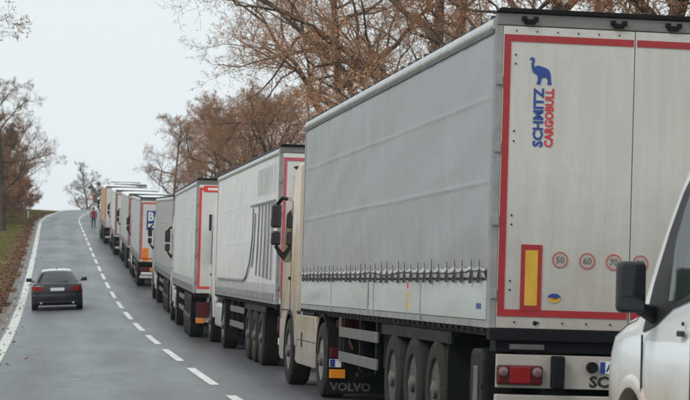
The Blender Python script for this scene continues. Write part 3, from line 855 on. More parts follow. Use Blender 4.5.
part('under_run_bar', None, lambda: MB().box(-1.19, 1.19, .03, .13, .48, .612), M_door, t1, bevel=.012)
part('bumper_beam', None, lambda: MB().box(-1.2, 1.2, .05, .3, .99, 1.085), M_chassis, t1)
part('beam_lamp', None, lambda: MB().box(-1.08, -.76, .02, .06, 1.01, 1.06), M_guard, t1, bevel=.01)
for sx in (-1, 1):
    part('buffer_mount', None, lambda: MB().box(sx * .655 - .105, sx * .655 + .105, .08, .2, .55, 1.08), M_chassis, t1)
part('rear_mudguard', None, lambda: MB().prism([(.34, .30), (.34, .92), (.42, 1.0), (.86, 1.0), (.94, .92), (.94, .30)], 0, -1.25, -.95), M_black, t1, bevel=.05, segs=3)
part('side_marker', None, lambda: MB().box(-1.262, -1.245, .54, .72, .50, .84), M_guard, t1, bevel=.02)
part('canister_strap', None, lambda: MB().box(-1.256, -.95, .36, .92, .64, .68), M_chassis, t1)
cab(t1, M_beige, h=3.40, detail=2, mirm=mat('maroon_black_mirror', (0.035, 0.022, 0.024), .3, coat=.4))
part('flap_lamp', None, lambda: MB().box(-1.22, -1.06, 10.60, 10.66, .57, .70), M_lampred, t1, bevel=.01)
part('flap_lamp', None, lambda: MB().box(-1.22, -1.00, 10.60, 10.66, .29, .41), M_lampamb, t1, bevel=.01)
part('unit_plate', None, lambda: MB().box(-1.22, -1.06, 10.62, 10.66, .44, .55), M_print_w, t1)
part('plate_band', None, lambda: MB().box(-1.215, -1.15, 10.614, 10.625, .445, .545), M_blue, t1)
part('rear_flap', None, lambda: MB().box(-1.25, 1.25, 10.645, 10.66, .08, .98), M_black, t1)
text_part('flap_lettering', 'VOLVO', .15, M_guard, t1, (-1.20, 10.642, .125), (1, 0, 0), (0, 0, 1), bold=.004, sx=1.12)
part('coil_bracket', None, lambda: MB().tube([(-1.05, 10.2, 1.1), (-1.05, 10.25, .9), (-.95, 10.3, .7)], .02, 6), M_copper, t1)
part('red_locker', None, lambda: MB().box(-1.20, -.95, 9.78, 9.98, .92, 1.12), M_lampred, t1, bevel=.01)
place_lorry(t1, 19.36, 1.365, 0.0125, 0.004)
t1.scale = (1, 1, 1.009)

# ---- lorry two: white curtain with dark line artwork
C_white = curtain_mat('white_pvc_curtain', (0.58, 0.60, 0.60))
M_whitecab = mat('white_cab_paint', (0.62, 0.63, 0.62), 0.35, coat=.3, dirt=((0.16, 0.14, 0.12), .3, 1.2, .6))
t2 = empty('semi_truck')
tag(t2, 'lorry with white curtain side carrying dark stripe artwork, second in the queue', 'truck', LG)
trailer_common(t2, C_white, False, 1, M_roofw, 2)
rear_frame(t2, M_head); rear_lights(t2, 1)
d2 = rear_door(t2, -1, M_doorw, M_pink); rear_door(t2, 1, M_doorw, M_pink)
bk = part('strap_row', ('brow',), buckle_row, M_strapg, t2, (-1.288, 0, 1.29)); bk['kind'] = 'stuff'
M_art = mat('curtain_print_dark', (0.22, 0.225, 0.23), .5)
M_artl = mat('curtain_print_pale', (0.55, 0.56, 0.555), .5)
def on_curtain(pts, wd, m, name='stripe'):
    """printed line: a thin ribbon lying just proud of the left curtain, pts = (y, z)"""
    b = MB()
    for (a, c) in zip(pts[:-1], pts[1:]):
        d = Vector((c[0] - a[0], c[1] - a[1])); L = d.length; n_ = Vector((-d.y, d.x)) / L * wd / 2
        P = [(a[0] + n_.x, a[1] + n_.y), (c[0] + n_.x, c[1] + n_.y), (c[0] - n_.x, c[1] - n_.y), (a[0] - n_.x, a[1] - n_.y)]
        b.prism(P, 0, -1.309, -1.285)
    return part(name, None, lambda: b, m, t2)
for k in range(5):
    y = .75 + .62 * k
    on_curtain([(y, 3.02), (y + .05 + .02 * k, 2.3), (y + .12 + .05 * k, 1.62 + .02 * k)], .075 if k in (1, 2) else .05, M_art)
on_curtain([(.4, 3.06), (5.0, 3.06)], .03, M_art)
on_curtain([(4.4, 3.0), (4.5, 2.4), (4.9, 1.95), (5.6, 1.66), (6.2, 1.58), (12.8, 1.58)], .035, M_art)
on_curtain([(4.0, 2.9), (4.1, 2.3), (4.4, 1.85)], .03, M_art)
for k in range(8):
    on_curtain([(.6 + .42 * k, 3.72), (.62 + .42 * k, 3.22)], .05, M_artl)
decal_rect('logo_panel', d2, -1.02, .25, 3.02, 3.48, M_navy)
part('logo_mark', None, lambda: MB().prism([(-.85 + .16 * math.cos(a) * (1 + .25 * math.sin(3 * a)), 3.62 + .055 * math.sin(a)) for a in np.linspace(0, 6.28, 16)[:-1]], 1, -.007, .002), M_ink, d2)
decal_rect('logo_mark', d2, -.5, -.2, 3.58, 3.66, M_ink)
decal_rect('marker_sheet', d2, -1.02, -.5, 1.62, 1.69, M_yel)
decal_rect('corner_lamp', t2, -1.22, -.75, .70, .98, M_lampred, -.012, .03)
decal_rect('corner_lamp', t2, -1.05, -.80, .60, .76, M_lampamb, -.016, .03)
cab(t2, M_whitecab, h=3.45, skirt=False)
place_lorry(t2, 38.9, 1.42, 0.006, 0.003)

# ---- lorry three
C_white3 = curtain_mat('off_white_curtain', (0.52, 0.54, 0.54))
t3 = empty('semi_truck')
tag(t3, 'off-white curtain-sided lorry with bright red taped doors, third in the queue', 'truck', LG)
trailer_common(t3, C_white3, False, 1, M_roofw, 3)
rear_frame(t3, M_head); rear_lights(t3, 1)
M_red3 = mat('bright_red_tape', (0.66, 0.05, 0.04), .45)
d3 = rear_door(t3, -1, M_doorw, M_red3); rear_door(t3, 1, M_doorw, M_red3)
decal_rect('header_strip', d3, -1.1, -.05, 3.70, 3.86, M_red3, -.008)
decal_rect('header_print', d3, -1.0, -.2, 3.75, 3.81, M_print_w, -.0095)
decal_rect('logo_panel', d3, -.95, -.4, 2.75, 3.15, M_ink)
bk = part('strap_row', ('brow',), buckle_row, M_strapg, t3, (-1.288, 0, 1.29)); bk['kind'] = 'stuff'
decal_rect('corner_lamp', t3, -1.2, -.8, .60, .98, M_lampred, -.012, .03)
decal_rect('corner_lamp', t3, -1.2, -1.0, .46, .58, M_lampamb, -.012, .03)
cab(t3, M_whitecab, h=3.45, skirt=False)
place_lorry(t3, 54.5, .97, -0.016)

# ---- the lorries farther up the hill
def far_lorry(label, s, xl, yaw, curtain, rng, roofm, tape, doorm=M_doorw, cabm=None, h=3.45, extra=None, detail=0):
    t = empty('semi_truck')
    tag(t, label, 'truck', LG)
    trailer_common(t, curtain, False, detail, roofm, rng)
    rear_frame(t, M_alud if detail == 0 else M_head); rear_lights(t, 0)
    d = rear_door(t, -1, doorm, tape, ribs=False); rear_door(t, 1, doorm, tape, ribs=False)
    bk = part('strap_row', ('brow',), buckle_row, M_strapg, t, (-1.288, 0, 1.29)); bk['kind'] = 'stuff'
    if extra: extra(t, d)
    cab(t, cabm or M_whitecab, h=h, skirt=False)
    place_lorry(t, s, xl, yaw)
    return t
C_slate = curtain_mat('slate_grey_curtain', (0.30, 0.315, 0.315))
C_stone = curtain_mat('stone_grey_curtain', (0.39, 0.40, 0.395))
C_pale = curtain_mat('pale_curtain', (0.55, 0.56, 0.54))
C_tan = curtain_mat('tan_curtain', (0.52, 0.29, 0.14))
M_creamcab = mat('cream_cab_paint', (0.55, 0.49, 0.42), 0.35, coat=.3)
far_lorry('slate grey curtain-sided lorry just ahead of the red taped one', 73.5, 1.40, -0.006, C_slate, 4, M_roofw, None, detail=1)
def blue_b(t, d):
    p = decal_rect('blue_sign', d, -.97, .45, 2.60, 3.45, M_blue)
    text_part('sign_letter', 'B', .52, M_print_w, p, (-.92, -.008, 3.02), (1, 0, 0), (0, 0, 1), bold=.022, sx=.9)
    decal_rect('sign_bar', p, -.90, -.62, 2.70, 2.88, M_print_w, -.008)
    decal_rect('marker_sheet', d, -1.12, -.86, 1.22, 1.80, M_ora)
    decal_rect('bumper_stripe', t, -1.15, 1.15, .64, .74, M_print_w, -.01, .05)
far_lorry('stone grey lorry with a blue sign lettered B on its white rear doors', 97.3, 1.25, -0.010, C_stone, 5, M_roofw, M_red3, extra=blue_b, detail=1)
far_lorry('pale grey lorry just ahead of the one with the blue B sign', 116.6, 1.40, -0.004, C_stone, 6, M_roofw, M_red)
far_lorry('pale lorry with red edged rear doors halfway up the hill', 134.6, 1.22, -0.008, C_pale, 7, M_roofw, M_red, doorm=M_doorw)
far_lorry('tan curtain-sided lorry near the top of the hill', 152.8, 1.05, 0.0, C_tan, 8, M_roofw, None, cabm=M_creamcab)
far_lorry('white-roofed lorry directly ahead of the tan one', 171.6, 2.1, -0.004, C_pale, 9, M_roofw, None)
far_lorry('farthest white-roofed lorry at the head of the queue', 190.2, 2.35, -0.012, C_pale, 10, M_roofw, None)
# ------------------------------------------------------------------ van behind the nearest lorry
def boolean_cut(me, cutters):
    """subtract closed MB shapes from a mesh and return the result as a new mesh"""
    o = bpy.data.objects.new('tmp', me); col.objects.link(o)
    cs = []
    for c in cutters:
        co = bpy.data.objects.new('tmpc', c.mesh('tmpc')); col.objects.link(co); cs.append(co)
        md = o.modifiers.new('b', 'BOOLEAN'); md.operation = 'DIFFERENCE'; md.object = co; md.solver = 'EXACT'
    dg = bpy.context.evaluated_depsgraph_get()
    out = bpy.data.meshes.new_from_object(o.evaluated_get(dg))
    for x in cs + [o]: bpy.data.objects.remove(x)
    return out

VB, VW, VL = 1.22, 0.995, 5.9
def van_th(z, zt):             # tumblehome: how far the side leans in above the waist
    t = max(0, (z - VB) / 1.4)
    return 0.105 * t ** 1.4 * 1.3
VST = [(0, .80, .80), (.03, 1.0, .88), (.10, 1.10, .925), (.22, 1.18, .955), (.45, 1.27, .975), (.85, 1.36, .988), (1.12, 1.41, .993), (1.24, 1.50, .995), (1.50, 1.86, .995), (1.77, 2.20, .995),
       (2.02, 2.47, .995), (2.22, 2.61, .995), (2.45, 2.66, .995), (2.8, 2.68, .995), (3.6, 2.67, .995), (5.0, 2.66, .99), (5.8, 2.62, .975), (5.9, 2.55, .95)]
def van_ring(f, zt, w):
    zb = min(VB, zt - .16)
    r = min(.17, (zt - zb) * .6)
    zc = zt - r
    wt = w - van_th(zc, zt)
    half = [(.80 * w, .30), (w - .03, .36), (w - .006, .46), (w + .006, .60), (w + .008, .66), (w, .72), (w + .004, .95), (w, zb - .03), (w - .012, zb)]
    for t in (.33, .66, 1.0):
        z = zb + (zc - zb) * t
        half.append((w - .012 - van_th(z, zt), z))
    for a in (30, 60, 90):
        half.append((wt - .012 - r * (1 - math.cos(R(a))), zc + r * math.sin(R(a))))
    half.append((.35 * w, zt + .02))
    half.append((0, zt + .025))
    y = VL - f
    ring = [(x, y, z) for x, z in half] + [(-x, y, z) for x, z in half[-2::-1]]
    # the nose is rounded in plan
    nose = max(0, .5 - f) / .5
    return [(x, yy - nose * .16 * (abs(x) / w) ** 3, z) for x, yy, z in ring]
def van_body():
    b = MB()
    rings = [van_ring(*s) for s in VST]
    b.loft(rings)
    n = len(rings[0])
    # windscreen faces
    fi = 0
    for i in range(len(rings) - 1):
        for k in range(n):
            if 7 <= i <= 10 and 13 <= k <= n - 15: b.m[fi] = 1
            fi += 1
    return b
M_van = mat('white_van_paint', (0.70, 0.735, 0.75), 0.3, coat=.35, dirt=((0.36, 0.22, 0.12), .62, 1.05, .92))
M_vglass = mat('green_tinted_glass', (0.022, 0.032, 0.029), 0.1, spec=.3)
M_rubber = mat('black_rubber_trim', (0.016, 0.016, 0.018), 0.55)
van = empty('van')
tag(van, 'white panel van with black side mirror standing behind the nearest lorry', 'van')
vme = van_body().mesh('body', smooth=True)
arch = []
for f in (1.12, 4.70):
    for sx in (-1, 1):
        arch.append(MB().cyl(0, (sx * .92, VL - f, .38), .475, .5, 32))
M_van_list = [M_van, M_vglass]
vme.materials.append(M_van); vme.materials.append(M_vglass)
vme = boolean_cut(vme, arch)
vme.polygons.foreach_set('use_smooth', [True] * len(vme.polygons))
vme.set_sharp_from_angle(angle=R(38))
vb = obj('body', vme, M_van_list, van)
def vside(poly, sx, off, th=.008):
    """plate lying on the leaning upper side, poly = (distance from the nose, z)"""
    b = MB(); n = len(poly)
    def X(z): return .995 - .012 - van_th(z, 2.6) if z > VB else .997
    vs = [(sx * (X(z) + off), VL - f, z) for f, z in poly] + [(sx * (X(z) + off - th), VL - f, z) for f, z in poly]
    fs = [tuple(range(n)), tuple(range(2 * n - 1, n - 1, -1))] + [(i, (i + 1) % n, n + (i + 1) % n, n + i) for i in range(n)]
    return b.add(vs, fs)
def arch_lip(f, sx):
    b = MB()
    return b.loft([[(sx * (1.0 + dx), VL - f + r * math.cos(a), .38 + r * math.sin(a)) for dx, r in ((-.10, .47), (.012, .475), (.022, .505), (.004, .57), (-.10, .57))] for a in np.linspace(-.1, math.pi + .1, 28)])
for sx in (-1, 1):
    dr_ = part('door', None, lambda: vside([(1.42, .62), (1.42, 1.23), (1.62, 1.30), (2.62, 1.50), (2.62, .62)], sx, .004), M_van, van)
    dr_.data.transform(Matrix.Translation((0, 0, 0)))
    part('door_handle', None, lambda: MB().box(sx * 1.012 - .012, sx * 1.012 + .012, VL - 2.50, VL - 2.36, 1.262, 1.302).box(sx * 1.004 - .01, sx * 1.004 + .01, VL - 2.47, VL - 2.44, 1.335, 1.365), M_rubber, dr_, bevel=.012)
    # black quarter trim behind the windscreen pillar and the door glass
    part('window_trim', None, lambda: vside([(1.38, 1.27), (1.58, 1.62), (1.84, 1.99), (2.06, 2.26), (2.22, 2.38), (2.62, 2.44), (2.66, 2.38), (2.66, 1.53), (2.1, 1.45), (1.66, 1.31)], sx, .010), M_rubber, dr_)
    part('door_window', None, lambda: vside([(2.02, 1.50), (2.04, 1.92), (2.16, 2.14), (2.28, 2.29), (2.58, 2.36), (2.60, 1.58), (2.2, 1.51)], sx, .014), M_vglass, dr_)
    part('door_seam', None, lambda: MB().box(sx * 1.0 - .012, sx * 1.0 + .003, VL - 1.423, VL - 1.417, .55, 1.25), M_rubber, dr_)
    part('door_seam', None, lambda: MB().box(sx * 1.0 - .012, sx * 1.0 + .003, VL - 2.663, VL - 2.657, .55, 1.3), M_rubber, dr_)
    part('rubbing_strip', None, lambda: MB().box(sx * 1.012 - .014, sx * 1.012 + .014, VL - 4.1, VL - 1.55, .60, .70), M_rubber, van, bevel=.01)
    for f in (1.12, 4.70):
        part('wheel_arch', None, lambda: arch_lip(f, sx), M_van, van, smooth=True)
        t = add_wheel(van, sx * .87, VL - f, sx, M_rim, rad=.365, wd=.235, detail=False)
    mi = part('mirror', None, lambda: MB().box(sx * 1.19 - .10, sx * 1.19 + .10, VL - 1.84, VL - 1.70, 1.41, 1.775), M_rubber, van, bevel=.05, segs=4, smooth=True)
    part('mirror_glass', None, lambda: MB().box(sx * 1.19 - .08, sx * 1.19 + .08, VL - 1.846, VL - 1.838, 1.53, 1.75).box(sx * 1.19 - .08, sx * 1.19 + .08, VL - 1.846, VL - 1.838, 1.435, 1.515), mat('dark_mirror_glass', (.03, .035, .04), .08, .6), mi)
    part('mirror_arm', None, lambda: MB().tube([(sx * .98, VL - 1.64, 1.40), (sx * 1.08, VL - 1.70, 1.43), (sx * 1.14, VL - 1.75, 1.46)], [.07, .05, .05], 8), M_rubber, mi, smooth=True)
    part('headlight', None, lambda: MB().loft([[(sx * x, VL - f, z) for f, z in ((.06, .80), (.05, .98), (.16, 1.02), (.2, .82))] for x in (.55, .70, .86)]), M_lampclr, van)
H_ = 17
for j, nm in ((12, 'bonnet_seam'),):
    for side in (0, 1):
        rr_ = [van_ring(*s_) for s_ in VST[2:8]]
        hl = (len(rr_[0]) + 1) // 2
        part(nm, None, lambda: MB().tube([r_[j if side == 0 else 2 * (hl - 1) - j] for r_ in rr_], .005, 5), M_rubber, van)
part('grille', None, lambda: MB().box(-.5, .5, VL - .06, VL + .012, .72, .95), M_rubber, van, bevel=.02)
part('bumper', None, lambda: MB().box(-.80, .80, VL - .1, VL + .03, .34, .56), M_rubber, van, bevel=.04)
part('underbody', None, lambda: MB().box(-.8, .8, .2, 5.4, .25, .45), M_chassis, van)
def place_car(root, s, x, length, yaw=0.0):
    h = road_h(s + length / 2)
    za, zb = surf(s + .8, x), surf(s + length - 1, x)
    pitch = math.atan2(zb - za, length - 1.8)
    p = world(s, x)
    root.location = (p[0], p[1], za - .8 * math.tan(pitch))
    root.rotation_euler = (Matrix.Rotation(-h + yaw, 4, 'Z') @ Matrix.Rotation(pitch, 4, 'X') @ Matrix.Rotation(math.copysign(math.atan(CAMBER), x), 4, 'Y')).to_euler()
place_car(van, 17.0 - VL, 2.75, VL, 0.0)

# ------------------------------------------------------------------ dark saloon climbing the hill in the left lane
M_carp = mat('midnight_blue_paint', (0.005, 0.006, 0.011), 0.34, coat=.4, var=.05)
car = empty('car')
tag(car, 'dark blue hatchback seen from behind, driving up the left lane', 'car')
CL = 4.55
# lower body stations: (y from the tail, top z, half width, bottom z)
LST = [(0, .70, .70, .42), (.03, .86, .80, .30), (.10, .93, .86, .25), (.30, .96, .895, .22), (.8, .96, .91, .20), (1.6, .95, .915, .20), (2.6, .94, .915, .20), (3.3, .93, .91, .20), (3.8, .84, .90, .2), (4.3, .70, .85, .22), (4.5, .58, .74, .28), (4.55, .5, .6, .34)]
def car_ring(y, zt, w, zb):
    m_ = zb + (zt - zb) * .55
    half = [(.75 * w, zb), (.93 * w, zb + .03), (.985 * w, zb + .12), (w, m_), (.995 * w, m_ + .06), (.965 * w, zt - .05), (.90 * w, zt), (.45 * w, zt + .02), (0, zt + .022)]
    return [(x, y - .0 + (0.10 * (abs(x) / .9) ** 3 if y < .35 else -.12 * (abs(x) / .9) ** 3 if y > 4 else 0), z) for x, z in half] + [(-x, y + (0.10 * (abs(x) / .9) ** 3 if y < .35 else -.12 * (abs(x) / .9) ** 3 if y > 4 else 0), z) for x, z in half[-2::-1]]
cb = MB().loft([car_ring(*q) for q in LST]).mesh('body', smooth=True)
cb = boolean_cut(cb, [MB().cyl(0, (sx * .85, y, .32), .37, .5, 28) for sx in (-1, 1) for y in (.92, 3.62)])
cb.polygons.foreach_set('use_smooth', [True] * len(cb.polygons)); cb.set_sharp_from_angle(angle=R(40))
obj('body', cb, M_carp, car)
# cabin: rings across the car from tail glass to windscreen
GST = [(.30, .955, .80, .76), (.74, 1.315, .785, .575), (.90, 1.385, .78, .54), (1.10, 1.415, .78, .53), (1.7, 1.432, .78, .535), (2.3, 1.41, .78, .535), (2.62, 1.34, .78, .58), (3.0, 1.16, .79, .64), (3.42, .93, .80, .74)]
def cabin_ring(y, zt, wb, wt):
    zb = .90
    half = [(wb + .04, zb), (wb + .02, zb + .03)] + [(wb + (wt - wb) * t, zb + (zt - .05 - zb) * t) for t in (.35, .7, 1.0)] + [(wt - .05, zt - .012), (wt * .5, zt + .008), (0, zt + .012)]
    return [(x, y, max(z, zb)) for x, z in half] + [(-x, y, max(z, zb)) for x, z in half[-2::-1]]
gb = MB().loft([cabin_ring(*q) for q in GST])
n_ = len(cabin_ring(*GST[0]))
fi = 0
for i in range(len(GST) - 1):
    for k in range(n_):
        side = k in (2, 3) or k in (n_ - 5, n_ - 4)
        top = 5 <= k <= n_ - 7
        if (4 <= k <= n_ - 6) and 2 <= i <= 5: gb.m[fi] = 2
        if (top and i in (0, 1)) or (top and i >= 6) or (side and 1 <= i <= 6): gb.m[fi] = 1
        fi += 1
M_roofp = mat('silver_roof_paint', (0.62, 0.66, 0.68), .3, .1, coat=.4)
obj('cabin', gb.mesh('cabin', smooth=True), [M_carp, M_glass, M_roofp], car)
part('rear_bumper', None, lambda: MB().loft([[(x, .02 + .12 * (abs(x) / .88) ** 2.5 + dy, z) for dy, z in ((.0, .30), (-.035, .38), (-.045, .52), (-.03, .60), (.10, .60), (.10, .30))] for x in np.linspace(-.88, .88, 13)]), M_carp, car, smooth=True)
part('bumper_strip', None, lambda: MB().loft([[(x, -.03 + .12 * (abs(x) / .88) ** 2.5 + dy, z) for dy, z in ((.0, .305), (-.008, .33), (.04, .33), (.04, .305))] for x in np.linspace(-.7, .7, 9)]), M_guard, car)
for sx in (-1, 1):
    part('tail_light', None, lambda: MB().loft([[(sx * x, y0 + dy, z) for dy, z in ((-.025, z0), (-.03, z1), (.08, z1), (.08, z0))] for x, y0, z0, z1 in ((.46, .035, .715, .81), (.60, .055, .70, .86), (.76, .095, .70, .875), (.86, .17, .73, .87), (.885, .30, .76, .86))]), M_lampbright, car, bevel=.008)
    part('side_mirror', None, lambda: MB().box(sx * 1.0 - .10, sx * 1.0 + .10, 2.78, 2.90, .95, 1.09), M_carp, car, bevel=.04, segs=3, smooth=True)
    part('mirror_arm', None, lambda: MB().box(sx * .88 - .06, sx * .88 + .06, 2.80, 2.86, .95, .99), M_rubber, car)
    part('exhaust_pipe', None, lambda: MB().cyl(1, (sx * .56, .02, .28), .035, .16, 12), M_alu, car)
    for y in (.92, 3.62):
        add_wheel(car, sx * .79, y, sx, M_rim, rad=.32, wd=.22, detail=False)
cpl = part('number_plate', None, lambda: MB().box(-.26, .26, -.028, -.012, .70, .81), M_print_w, car, bevel=.004)
part('plate_band', None, lambda: MB().box(-.258, -.22, -.0305, -.02, .702, .808), M_blue, cpl)
part('wiper', None, lambda: MB().tube([(.0, .27, .985), (.12, .30, 1.01), (.42, .335, 1.03)], .012, 6), M_rubber, car)
part('roof_antenna', None, lambda: MB().prism([(1.22, 1.42), (1.30, 1.42), (1.24, 1.50), (1.21, 1.49)], 0, -.015, .015), M_rubber, car)
part('underbody', None, lambda: MB().box(-.7, .7, .3, 4.2, .18, .35), M_chassis, car)
place_car(car, 78.3, -2.28, CL, 0.0)

# ------------------------------------------------------------------ person walking up beside the lorries
def person():
    J = {'pelvis': (0, 0, .93, .14, .11), 'belly': (0, .005, 1.08, .15, .105), 'chest': (0, .01, 1.27, .175, .12), 'neckb': (0, .0, 1.44, .085, .075), 'neck': (0, .015, 1.51, .055, .055),
         'head': (0, .03, 1.60, .078, .092), 'crown': (0, .02, 1.70, .072, .085)}
    V = []; E = []; idx = {}; rad = []
    def v(n, p, r):
        idx[n] = len(V); V.append(p); rad.append(r if isinstance(r, tuple) else (r, r)); return idx[n]
    for n, q in J.items(): v(n, q[:3], (q[3], q[4]))
    for a, b in (('pelvis', 'belly'), ('belly', 'chest'), ('chest', 'neckb'), ('neckb', 'neck'), ('neck', 'head'), ('head', 'crown')): E.append((idx[a], idx[b]))
    for sx, st in ((-1, 1), (1, -1)):
        q = 'L' if sx < 0 else 'R'
        v('hip' + q, (sx * .10, .0, .86), .10); v('knee' + q, (sx * .105, st * .10 + .03, .49), .066); v('ank' + q, (sx * .11, st * .17 - .03, .09), .048)
        v('toe' + q, (sx * .125, st * .17 + .16, .045), .042)
        E += [(idx['pelvis'], idx['hip' + q]), (idx['hip' + q], idx['knee' + q]), (idx['knee' + q], idx['ank' + q]), (idx['ank' + q], idx['toe' + q])]
        v('sh' + q, (sx * .20, .0, 1.385), .075); v('elb' + q, (sx * .255, -st * .06 - .03, 1.12), .056); v('wri' + q, (sx * .245, -st * .10 + .05, .90), .036); v('palm' + q, (sx * .24, -st * .11 + .065, .845), (.036, .024))
        E += [(idx['chest'], idx['sh' + q]), (idx['sh' + q], idx['elb' + q]), (idx['elb' + q], idx['wri' + q]), (idx['wri' + q], idx['palm' + q])]
        px, py, pz = V[idx['palm' + q]]
        for k in range(4):
            fy = py - .03 + .02 * k
            v('f%d' % k + q, (px, fy, pz - .035), .010); v('g%d' % k + q, (px - sx * .012, fy + .008, pz - .075 - .008 * (k in (1, 2))), .008)
            E += [(idx['palm' + q], idx['f%d' % k + q]), (idx['f%d' % k + q], idx['g%d' % k + q])]
        v('th' + q, (px - sx * .02, py + .035, pz - .0), .010); v('ti' + q, (px - sx * .025, py + .055, pz - .035), .008)
        E += [(idx['palm' + q], idx['th' + q]), (idx['th' + q], idx['ti' + q])]
    me = bpy.data.meshes.new('body'); me.from_pydata(V, E, [])
    o = bpy.data.objects.new('tmp', me); col.objects.link(o)
    o.modifiers.new('skin', 'SKIN'); md = o.modifiers.new('sub', 'SUBSURF'); md.levels = 1; md.render_levels = 1
    for i, r in enumerate(rad): me.skin_vertices[0].data[i].radius = r
    me.skin_vertices[0].data[0].use_root = True
    dg = bpy.context.evaluated_depsgraph_get()
    out = bpy.data.meshes.new_from_object(o.evaluated_get(dg)); bpy.data.objects.remove(o)
    mi = []
    for p in out.polygons:
        c = p.center
        if c.z > 1.49: k = 2
        elif c.z < .10: k = 3
        elif c.z < .89 and abs(c.x) > .20: k = 2
        elif c.z < .90: k = 1
        else: k = 0
        mi.append(k)
    out.polygons.foreach_set('material_index', mi)
    out.polygons.foreach_set('use_smooth', [True] * len(mi))
    return out
M_jacket = mat('maroon_jacket', (0.30, 0.022, 0.038), .8, var=.2, scale=6)
M_jeans = mat('dark_trousers', (0.020, 0.024, 0.040), .85, var=.2, scale=6)
M_skin = mat('skin', (0.45, 0.27, 0.20), .6)
M_shoe = mat('black_shoes', (0.02, 0.02, 0.02), .6)
M_hair = mat('dark_hair', (0.025, 0.018, 0.014), .7)
ped = empty('person')
tag(ped, 'person in maroon jacket and dark trousers walking beside the far lorries', 'person')
obj('body', person(), [M_jacket, M_jeans, M_skin, M_shoe], ped)
part('hair', None, lambda: MB().loft([[(.0 + r * math.cos(a), .012 + 1.15 * r * math.sin(a) - .01, z) for a in np.linspace(0, 6.283, 15)[:-1]] for z, r in ((1.60, .070), (1.64, .087), (1.69, .088), (1.74, .072), (1.775, .040), (1.785, .01))]), M_hair, ped, smooth=True)
part('jacket_hem', None, lambda: MB().loft([[((.165 + o_) * math.cos(a), (.125 + o_) * math.sin(a), z) for a in np.linspace(0, 6.283, 17)[:-1]] for z, o_ in ((.84, .0), (.86, .015), (.98, .005), (1.10, .0))], caps=False), M_jacket, ped, smooth=True)
part('jacket_collar', None, lambda: MB().loft([[((.085 + o_) * math.cos(a), (.085 + o_) * math.sin(a) + .005, z) for a in np.linspace(0, 6.283, 13)[:-1]] for z, o_ in ((1.44, .0), (1.47, .002), (1.51, -.008))], caps=False), M_jacket, ped, smooth=True)
p = world(191.5, 1.03)
ped.location = p; ped.rotation_euler = (0, 0, 0)

# ------------------------------------------------------------------ signs and marker post near the crest
M_galv = mat('galvanised_post', (0.35, 0.36, 0.37), .5, .6, var=.15)
M_signback = mat('grey_sign_back', (0.40, 0.42, 0.44), .55, .3)
sg = empty('road_sign', tworld(296, -4.9))
tag(sg, 'red edged white triangle road sign on a thin post beyond the crest', 'sign')
part('post', None, lambda: MB().cyl(2, (0, 0, 1.4), .035, 3.2, 10), M_galv, sg)
tri = [(-.46, 2.0), (.46, 2.0), (0, 2.80)]
tp = part('plate', None, lambda: MB().prism(tri, 1, -.06, -.045), M_redprint, sg, bevel=.004)
part('plate_face', None, lambda: MB().prism([(-.30, 2.10), (.30, 2.10), (0, 2.62)], 1, -.065, -.055), M_print_w, tp)
sg2 = empty('road_sign', tworld(318, -5.0))
tag(sg2, 'grey back of a round road sign on a tall post beyond the crest', 'sign')
part('post', None, lambda: MB().cyl(2, (0, 0, 2.0), .04, 4.6, 10), M_galv, sg2)
part('plate', None, lambda: MB().cyl(1, (0, -.06, 4.05), .42, .02, 24), M_signback, sg2, bevel=.004)
dp = empty('marker_post', tworld(231, -5.6))
tag(dp, 'white plastic roadside marker post with a dark band on the left verge', 'marker post')
part('post', None, lambda: MB().prism([(-.06, -.05), (.06, -.05), (.06, .05), (0, .08), (-.06, .05)], 2, -.1, 1.05), mat('white_plastic', (.75, .75, .73), .5), dp, bevel=.01)
part('band', None, lambda: MB().box(-.063, .063, -.054, .06, .74, .92), M_ink, dp)
part('reflector', None, lambda: MB().box(-.025, .025, -.058, -.05, .76, .90), M_lampamb, dp)
# ------------------------------------------------------------------ trees
def bark_mat(name, c):
    return mat(name, c, .9, var=.35, scale=4, bump=.5, bscale=18, spec=.2)
def leaf_mat(name, c0, c1, c2, tr=.35):
    m = bpy.data.materials.new(name); m.use_nodes = True
    t = m.node_tree; b = t.nodes['Principled BSDF']
    b.inputs['Roughness'].default_value = .7; b.inputs['Specular IOR Level'].default_value = .2
    a = t.nodes.new('ShaderNodeAttribute'); a.attribute_name = 'tone'
    r = t.nodes.new('ShaderNodeValToRGB')
    r.color_ramp.elements[0].color = (*c0, 1); r.color_ramp.elements[1].color = (*c2, 1)
    e = r.color_ramp.elements.new(.5); e.color = (*c1, 1)
    t.links.new(a.outputs['Fac'], r.inputs[0]); t.links.new(r.outputs[0], b.inputs['Base Color'])
    tl = t.nodes.new('ShaderNodeBsdfTranslucent'); t.links.new(r.outputs[0], tl.inputs[0])
    mx = t.nodes.new('ShaderNodeMixShader'); mx.inputs[0].default_value = tr
    out = t.nodes['Material Output']
    t.links.new(b.outputs[0], mx.inputs[1]); t.links.new(tl.outputs[0], mx.inputs[2]); t.links.new(mx.outputs[0], out.inputs[0])
    return m
M_bark = bark_mat('dark_wet_bark', (0.070, 0.055, 0.045))
M_barkp = bark_mat('pale_bark', (0.16, 0.12, 0.09))
M_twig = mat('twig_bark', (0.31, 0.19, 0.125), .9, spec=.2)
M_twigg = mat('grey_twig_bark', (0.25, 0.21, 0.19), .9, spec=.2)
L_rust = leaf_mat('rust_oak_leaves', (0.27, 0.12, 0.06), (0.48, 0.235, 0.125), (0.64, 0.39, 0.24), .5)
L_brown = leaf_mat('brown_dry_leaves', (0.21, 0.10, 0.058), (0.37, 0.185, 0.11), (0.50, 0.29, 0.18), .45)
L_dark = leaf_mat('dark_hedge_leaves', (0.06, 0.042, 0.028), (0.12, 0.08, 0.055), (0.19, 0.14, 0.08))

